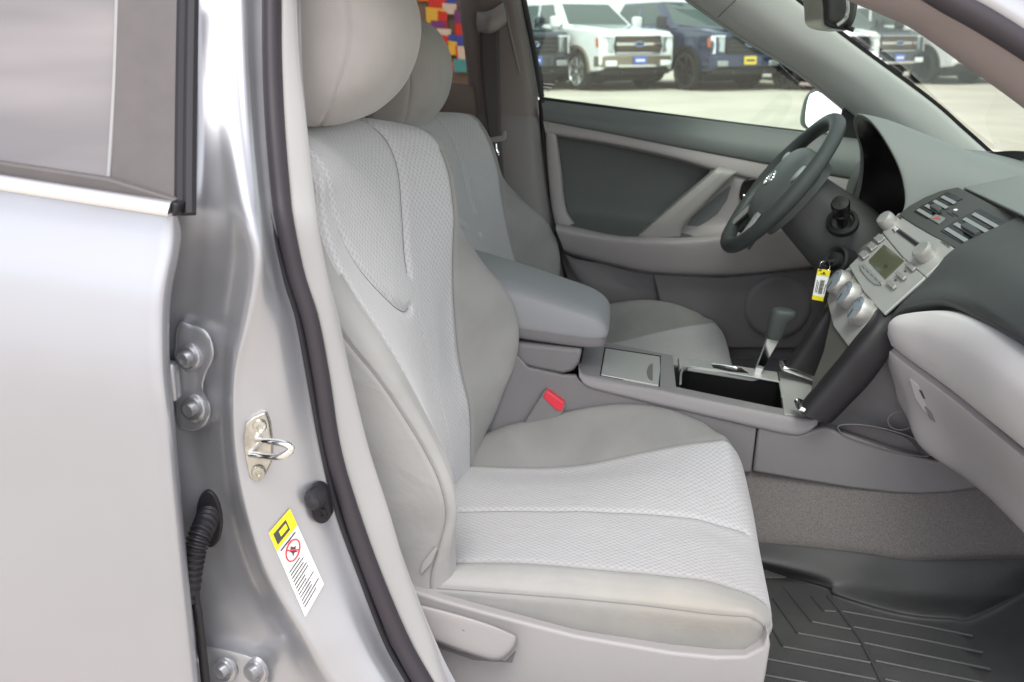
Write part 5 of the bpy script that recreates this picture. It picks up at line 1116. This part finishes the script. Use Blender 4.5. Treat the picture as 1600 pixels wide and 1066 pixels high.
# ---------------------------------------------------------------- parked pickup trucks behind the car
def prism(pts2, y0, y1, name, m, par, b=.03, seg=3, xf=None):
    """side profile (x,z) extruded across the truck from y0 to y1"""
    return extr(name, [xf(x, y0, z) for x, z in pts2], xf(0, y1, 0)-xf(0, y0, 0), m, par, b, seg)
def arc(cx, cz, r, a0, a1, n=12): return [(cx+r*math.cos(a0+(a1-a0)*i/n), cz+r*math.sin(a0+(a1-a0)*i/n)) for i in range(n+1)]
def truck(px, v, theta, label, paint, lower, style, plate, z_off=0):
    o_ = P(px, v, z=0); h = V((math.sin(theta), -math.cos(theta), 0)); s = V((0, 0, 1)).cross(h)     # s points to the truck's left
    t = empty('pickup_truck', o_, label=label, cat='pickup truck', group='pickup trucks parked in a row')
    xf = lambda x, y, z: o_+h*x+s*y+V((0, 0, z))
    xw = -3.68
    body = [(.90, .42), (.93, .62), (.93, 1.0), (.90, 1.20), (.80, 1.27), (.3, 1.325), (-.6, 1.37), (-3.0, 1.37), (-4.75, 1.37), (-4.85, 1.3), (-4.85, .55), (-4.3, .5)]
    body += arc(xw, .42, .50, -.1, math.pi+.1) + [(-3.05, .42), (-.7, .42)] + [(x, z) for x, z in arc(0, .42, .50, math.pi+.1, -.1)][::-1][::-1]
    # order: along the underside from the rear to the front
    und = [(-4.3, .5)]+arc(xw, .42, .50, math.pi, 0)+[(-.70, .42)]+arc(0, .42, .50, math.pi, 0)+[(.60, .42)]
    body = [(.90, .45), (.94, .62), (.94, 1.0), (.91, 1.19), (.80, 1.265), (.3, 1.33), (-.6, 1.375), (-4.78, 1.375), (-4.85, 1.3), (-4.85, .6)]
    body = [(x, z) for x, z in und[::-1]][::-1]+body
    prism(body, -.98, .98, 'body', paint, t, .07, 4, xf)
    # hood bulge
    extr('hood', [xf(.78, -.62, 1.275), xf(.78, .62, 1.275), xf(-.62, .74, 1.385), xf(-.62, -.74, 1.385)], V((0, 0, .035)), paint, t, .03)
    # cab
    base, top = 1.36, 1.93
    fb, ft, rb_, rt = -.55, -1.30, -3.05, -2.85
    vs_ = [xf(fb, -.94, base), xf(fb, .94, base), xf(rb_, .94, base), xf(rb_, -.94, base), xf(ft, -.70, top), xf(ft, .70, top), xf(rt, .70, top), xf(rt, -.70, top)]
    o = mobj('cab', vs_, [(0, 1, 5, 4), (1, 2, 6, 5), (2, 3, 7, 6), (3, 0, 4, 7), (4, 5, 6, 7)], paint, t); bev(o, .05, 3)
    def face(q, a0, a1, b0, b1, off, name, m):
        A, B, C2, D = [vs_[i] for i in q]; f = lambda a, b: A.lerp(B, a).lerp(D.lerp(C2, a), b)
        nrm = (B-A).cross(D-A).normalized()
        if nrm.dot(f(.5, .5)-xf(-1.9, 0, 1.6)) < 0: nrm = -nrm
        extr(name, [f(a0, b0)+nrm*off, f(a1, b0)+nrm*off, f(a1, b1)+nrm*off, f(a0, b1)+nrm*off], -nrm*.03, m, t, .01, 2)
    face((0, 1, 5, 4), .05, .95, .10, .92, .006, 'windshield', M['truckglass'])
    for q in ((0, 3, 7, 4), (1, 2, 6, 5)):
        face(q, .14, .50, .12, .90, .006, 'side_window', M['truckglass']); face(q, .54, .93, .12, .90, .006, 'side_window', M['truckglass'])
        for a in (.50,): pass
    for sy in (-1, 1):
        rbox('door_mirror', xf(-.72, sy*1.12, 1.47), (.18, .22, .26), paint if style != 'navy' else M['blackm'], t, ax=(h, s, V((0, 0, 1))), b=.05)
        rbox('mirror_arm', xf(-.75, sy*.99, 1.38), (.08, .12, .06), M['blackm'], t, ax=(h, s, V((0, 0, 1))), b=.01)
        # door shut lines and handles
        for x in (-.62, -1.72, -2.85): rbox('door_gap', xf(x, sy*.981, .98), (.012, .004, .72), M['blackm'], t, ax=(h, s, V((0, 0, 1))), b=0)
        for x in (-1.5, -2.6): rbox('door_handle', xf(x, sy*.995, 1.20), (.2, .03, .04), lower, t, ax=(h, s, V((0, 0, 1))), b=.01)
        rbox('fender_vent', xf(-.52, sy*.985, 1.08), (.07, .02, .3), M['truckdark'], t, ax=(h+V((0, 0, -.3)), s, V((0, 0, 1))+h*.3), b=.01)
        prism([(-.66, .45), (-3.1, .45), (-3.1, .62), (-.66, .62)], sy*.975, sy*1.0, 'rocker_cladding', lower, t, .01, 2, xf)
        arcs = [xf(x, sy*.985, z) for x, z in arc(0, .42, .53, -.05, math.pi+.05, 20)]
        sweep('wheel_arch_trim', arcs, [(.03, -.04), (.03, .04), (-.03, .04), (-.03, -.04)], s, lower if style == 'white' else M['truckdark'], t, 30)
        for x in (0, xw):
            c_ = xf(x, sy*.86, .42); ax_ = s*sy
            wl_ = lathe('wheel', c_, ax_, [(.27, -.14), (.36, -.14), (.405, -.11), (.42, -.05), (.42, .06), (.405, .11), (.37, .130), (.315, .128), (.30, .10)], M['tyre'], t, 32)
            rimm = style['rim'] if isinstance(style, dict) else (M['rimchrome'] if style == 'white' else M['rimdark'])
            lathe('rim', c_, ax_, [(.318, .127), (.30, .131), (.288, .10), (.28, .03), (.08, .03), (.07, .09), (0, .095)], rimm if style == 'white' else M['truckdark'], wl_, 24)
            for k in range(8 if style == 'white' else 6):
                a = 2*math.pi*k/(8 if style == 'white' else 6)+.3; d_ = (h*math.cos(a)+V((0, 0, 1))*math.sin(a)); e_ = (h*-math.sin(a)+V((0, 0, 1))*math.cos(a))
                extr('rim_spoke', [c_+ax_*.112+d_*.05+e_*.035, c_+ax_*.118+d_*.295+e_*.05, c_+ax_*.118+d_*.295-e_*.05, c_+ax_*.112+d_*.05-e_*.035], -ax_*.03, rimm, wl_, .008, 2)
    # inner wheel housing
    for x in (0, xw): rbox('wheel_housing', xf(x, 0, .55), (.98, 1.6, .7), M['blackm'], t, ax=(h, s, V((0, 0, 1))), b=0)
    # front face
    fr = lambda y, z, off=0: xf(.94+off, y, z)
    gm_ = M['truckdark']
    extr('grille', [fr(-.60, .80), fr(.60, .80), fr(.64, .95), fr(.60, 1.17), fr(-.60, 1.17), fr(-.64, .95)], h*.04, gm_, t, .03)
    if style == 'white':
        for z, hh in ((1.17, .03), (1.0, .07), (.82, .03)): rbox('grille_bar', fr(0, z, .045), (.03, 1.18, hh), M['chrome'], t, ax=(h, s, V((0, 0, 1))), b=.01)
        for z in (1.09, .91): rbox('grille_mesh', fr(0, z, .043), (.01, 1.12, .08), M['truckbrown'], t, ax=(h, s, V((0, 0, 1))), b=.003)
    else:
        for z in (1.15, 1.06, .97, .88): rbox('grille_bar', fr(0, z, .045), (.03, 1.16, .035), M['truckdark2'], t, ax=(h, s, V((0, 0, 1))), b=.01)
    el = [fr(.13*math.cos(a), 1.0+.052*math.sin(a), .075) for a in [i*math.pi/12 for i in range(24)]]
    em_ = extr('emblem', el, -h*.02, M['emblem'], t, .004)
    tube('emblem_border', el, .008, M['chrome'], em_, 6, 48, closed=True)
    for sy in (-1, 1):
        extr('headlight', [fr(sy*.66, .82, -.01), fr(sy*.97, .86, -.10), fr(sy*.985, 1.16, -.14), fr(sy*.66, 1.18, -.02)], h*.05, M['lamp'], t, .02)
        extr('running_light', [fr(sy*.90, .80, -.01), fr(sy*.97, .80, -.05), fr(sy*.98, 1.17, -.08), fr(sy*.90, 1.17, -.03)], h*.035, M['lampwhite'], t, .015)
        rbox('running_light', fr(sy*.79, 1.165, .005), (.05, .28, .03), M['lampwhite'], t, ax=(h, s, V((0, 0, 1))), b=.01)
        extr('amber_marker', [xf(.80, sy*.988, .94), xf(.88, sy*.975, .94), xf(.87, sy*.975, 1.12), xf(.78, sy*.988, 1.12)], s*sy*.012, M['amber'], t, .005)
        rbox('fog_light', xf(1.0, sy*.72, .60), (.06, .28, .12), M['lampwhite'] if style == 'white' else M['lamp'], t, ax=(h, s, V((0, 0, 1))), b=.02)
        rbox('tow_hook', xf(1.0, sy*.45, .42), (.1, .05, .06), M['truckdark2'], t, ax=(h, s, V((0, 0, 1))), b=.02)
    extr('bumper', [xf(.88, -.99, .50), xf(.88, -.99, .74), xf(.98, -.9, .78), xf(1.02, 0, .78), xf(.98, .9, .78), xf(.88, .99, .74), xf(.88, .99, .50), xf(.98, .9, .48), xf(1.02, 0, .48), xf(.98, -.9, .48)][:0] or
         [xf(.70, -.995, .52), xf(.90, -.985, .52), xf(1.0, -.82, .52), xf(1.03, 0, .52), xf(1.0, .82, .52), xf(.90, .985, .52), xf(.70, .995, .52)], V((0, 0, .24)), lower, t, .03)
    extr('lower_valance', [xf(.70, -.93, .36), xf(.88, -.93, .36), xf(.96, -.7, .36), xf(.97, .7, .36), xf(.88, .93, .36), xf(.70, .93, .36)], V((0, 0, .15)), M['blackm'], t, .02)
    if style == 'white': rbox('skid_bar', xf(1.035, 0, .545), (.02, 1.1, .06), M['chrome'], t, ax=(h, s, V((0, 0, 1))), b=.01)
    fp_ = rbox('front_plate', xf(1.055, 0, .66), (.012, .34, .17), plate, t, ax=(h, s, V((0, 0, 1))), b=.004)
    rbox('plate_print', xf(1.062, 0, .66), (.004, .24, .05), M['white'] if plate != M['plate_yellow'] else M['ink'], fp_, ax=(h, s, V((0, 0, 1))), b=0)
    return t
M['truckwhite'] = mat('white_truck_paint', (.78, .79, .80), .25, 0, .8)
M['trucknavy'] = mat('navy_truck_paint', (.022, .034, .085), .25, .3, 1.0)
M['truckgrey'] = mat('dark_grey_truck_paint', (.035, .045, .055), .25, .4, 1.0)
M['trucktan'] = mat('tan_lower_paint', (.20, .165, .125), .35, .3, .6)
M['truckglass'] = mat('truck_glass', (.05, .075, .068), .06, coat=.5)
M['truckdark'] = mat('truck_black_trim', (.012, .012, .013), .45)
M['truckdark2'] = mat('truck_gloss_trim', (.03, .032, .035), .3)
M['truckbrown'] = mat('truck_brown_mesh', (.07, .05, .035), .5)
M['tyre'] = mat('tyre', (.022, .022, .022), .8)
M['rimchrome'] = mat('bright_rim', (.7, .7, .7), .2, .9)
M['rimdark'] = mat('dark_rim', (.03, .03, .032), .35, .5)
M['lamp'] = mat('headlamp', (.35, .37, .38), .12, .5, 1)
M['lampwhite'] = mat('white_lamp', (.8, .82, .82), .2)
M['amber'] = mat('amber', (.5, .12, .03), .3)
M['emblem'] = mat('emblem_blue', (.03, .07, .2), .3)
M['plate_blue'] = mat('blue_plate', (.08, .13, .5), .4)
M['plate_yellow'] = mat('yellow_plate', (.75, .55, .05), .4)
th = R(35)
truck(800, 140, th, 'dark grey pickup truck half hidden behind the driver door window frame', M['truckgrey'], M['truckgrey'], 'dark', M['plate_blue'])
truck(957, 139.5, th, 'white pickup truck with tan lower bumper and blue front plate', M['truckwhite'], M['trucktan'], 'white', M['plate_blue'])
truck(1121, 139.5, th, 'navy blue pickup truck with black wheels and yellow front plate', M['trucknavy'], M['trucknavy'], 'navy', M['plate_yellow'])
truck(1272, 139, th, 'white pickup truck with dark wheels mostly hidden behind the A-pillar', M['truckwhite'], M['truckwhite'], 'dark', M['plate_yellow'])
truck(1350, 131, th, 'dark grey pickup truck seen through the windshield beside the mirror', M['truckgrey'], M['truckgrey'], 'white', M['plate_blue'])
truck(1478, 130, th, 'white pickup truck seen through the windshield', M['truckwhite'], M['truckwhite'], 'navy', M['plate_yellow'])
truck(1602, 129, th, 'dark pickup truck at the far end, cut by the passenger A-pillar', M['truckgrey'], M['truckgrey'], 'dark', M['plate_yellow'])

# colourful poster board seen through the rear window on the driver side
pbd = empty('poster_board', P(690, 150, y=9), label='board of brightly coloured posters seen through the rear driver side window', cat='poster board')
yb = 9.0
extr('board', [P(560, -80, y=yb), P(748, -80, y=yb), P(748, 175, y=yb), P(560, 175, y=yb)], (0, .08, 0), M['trimshade2'], pbd, 0)
cols = {'red': (.65, .05, .04), 'orange': (.8, .25, .03), 'yellow': (.8, .55, .08), 'teal': (.08, .35, .4), 'blue': (.05, .1, .45), 'purple': (.2, .06, .25), 'pale': (.7, .65, .6)}
pm = {k: mat('poster_'+k, c_, .5) for k, c_ in cols.items()}
rnd = random.Random(5); keys = ['yellow', 'teal', 'red', 'orange', 'red', 'yellow', 'blue', 'teal', 'purple', 'orange', 'blue', 'pale', 'yellow', 'purple', 'red', 'blue']
for i in range(44):
    u = 655+rnd.random()*80; v = -45+(i//3)*10.5+rnd.random()*8; a, b_ = 7+rnd.random()*12, 6+rnd.random()*10
    extr('poster', [P(u-a, v-b_, y=yb-.01-.002*i), P(u+a, v-b_*.8, y=yb-.01-.002*i), P(u+a*.9, v+b_, y=yb-.01-.002*i), P(u-a*.9, v+b_*.9, y=yb-.01-.002*i)], (0, .0015, 0), pm[rnd.choice(['red', 'red', 'orange', 'orange', 'yellow', 'red', 'pale', 'blue', 'teal', 'purple'])], pbd, 0)
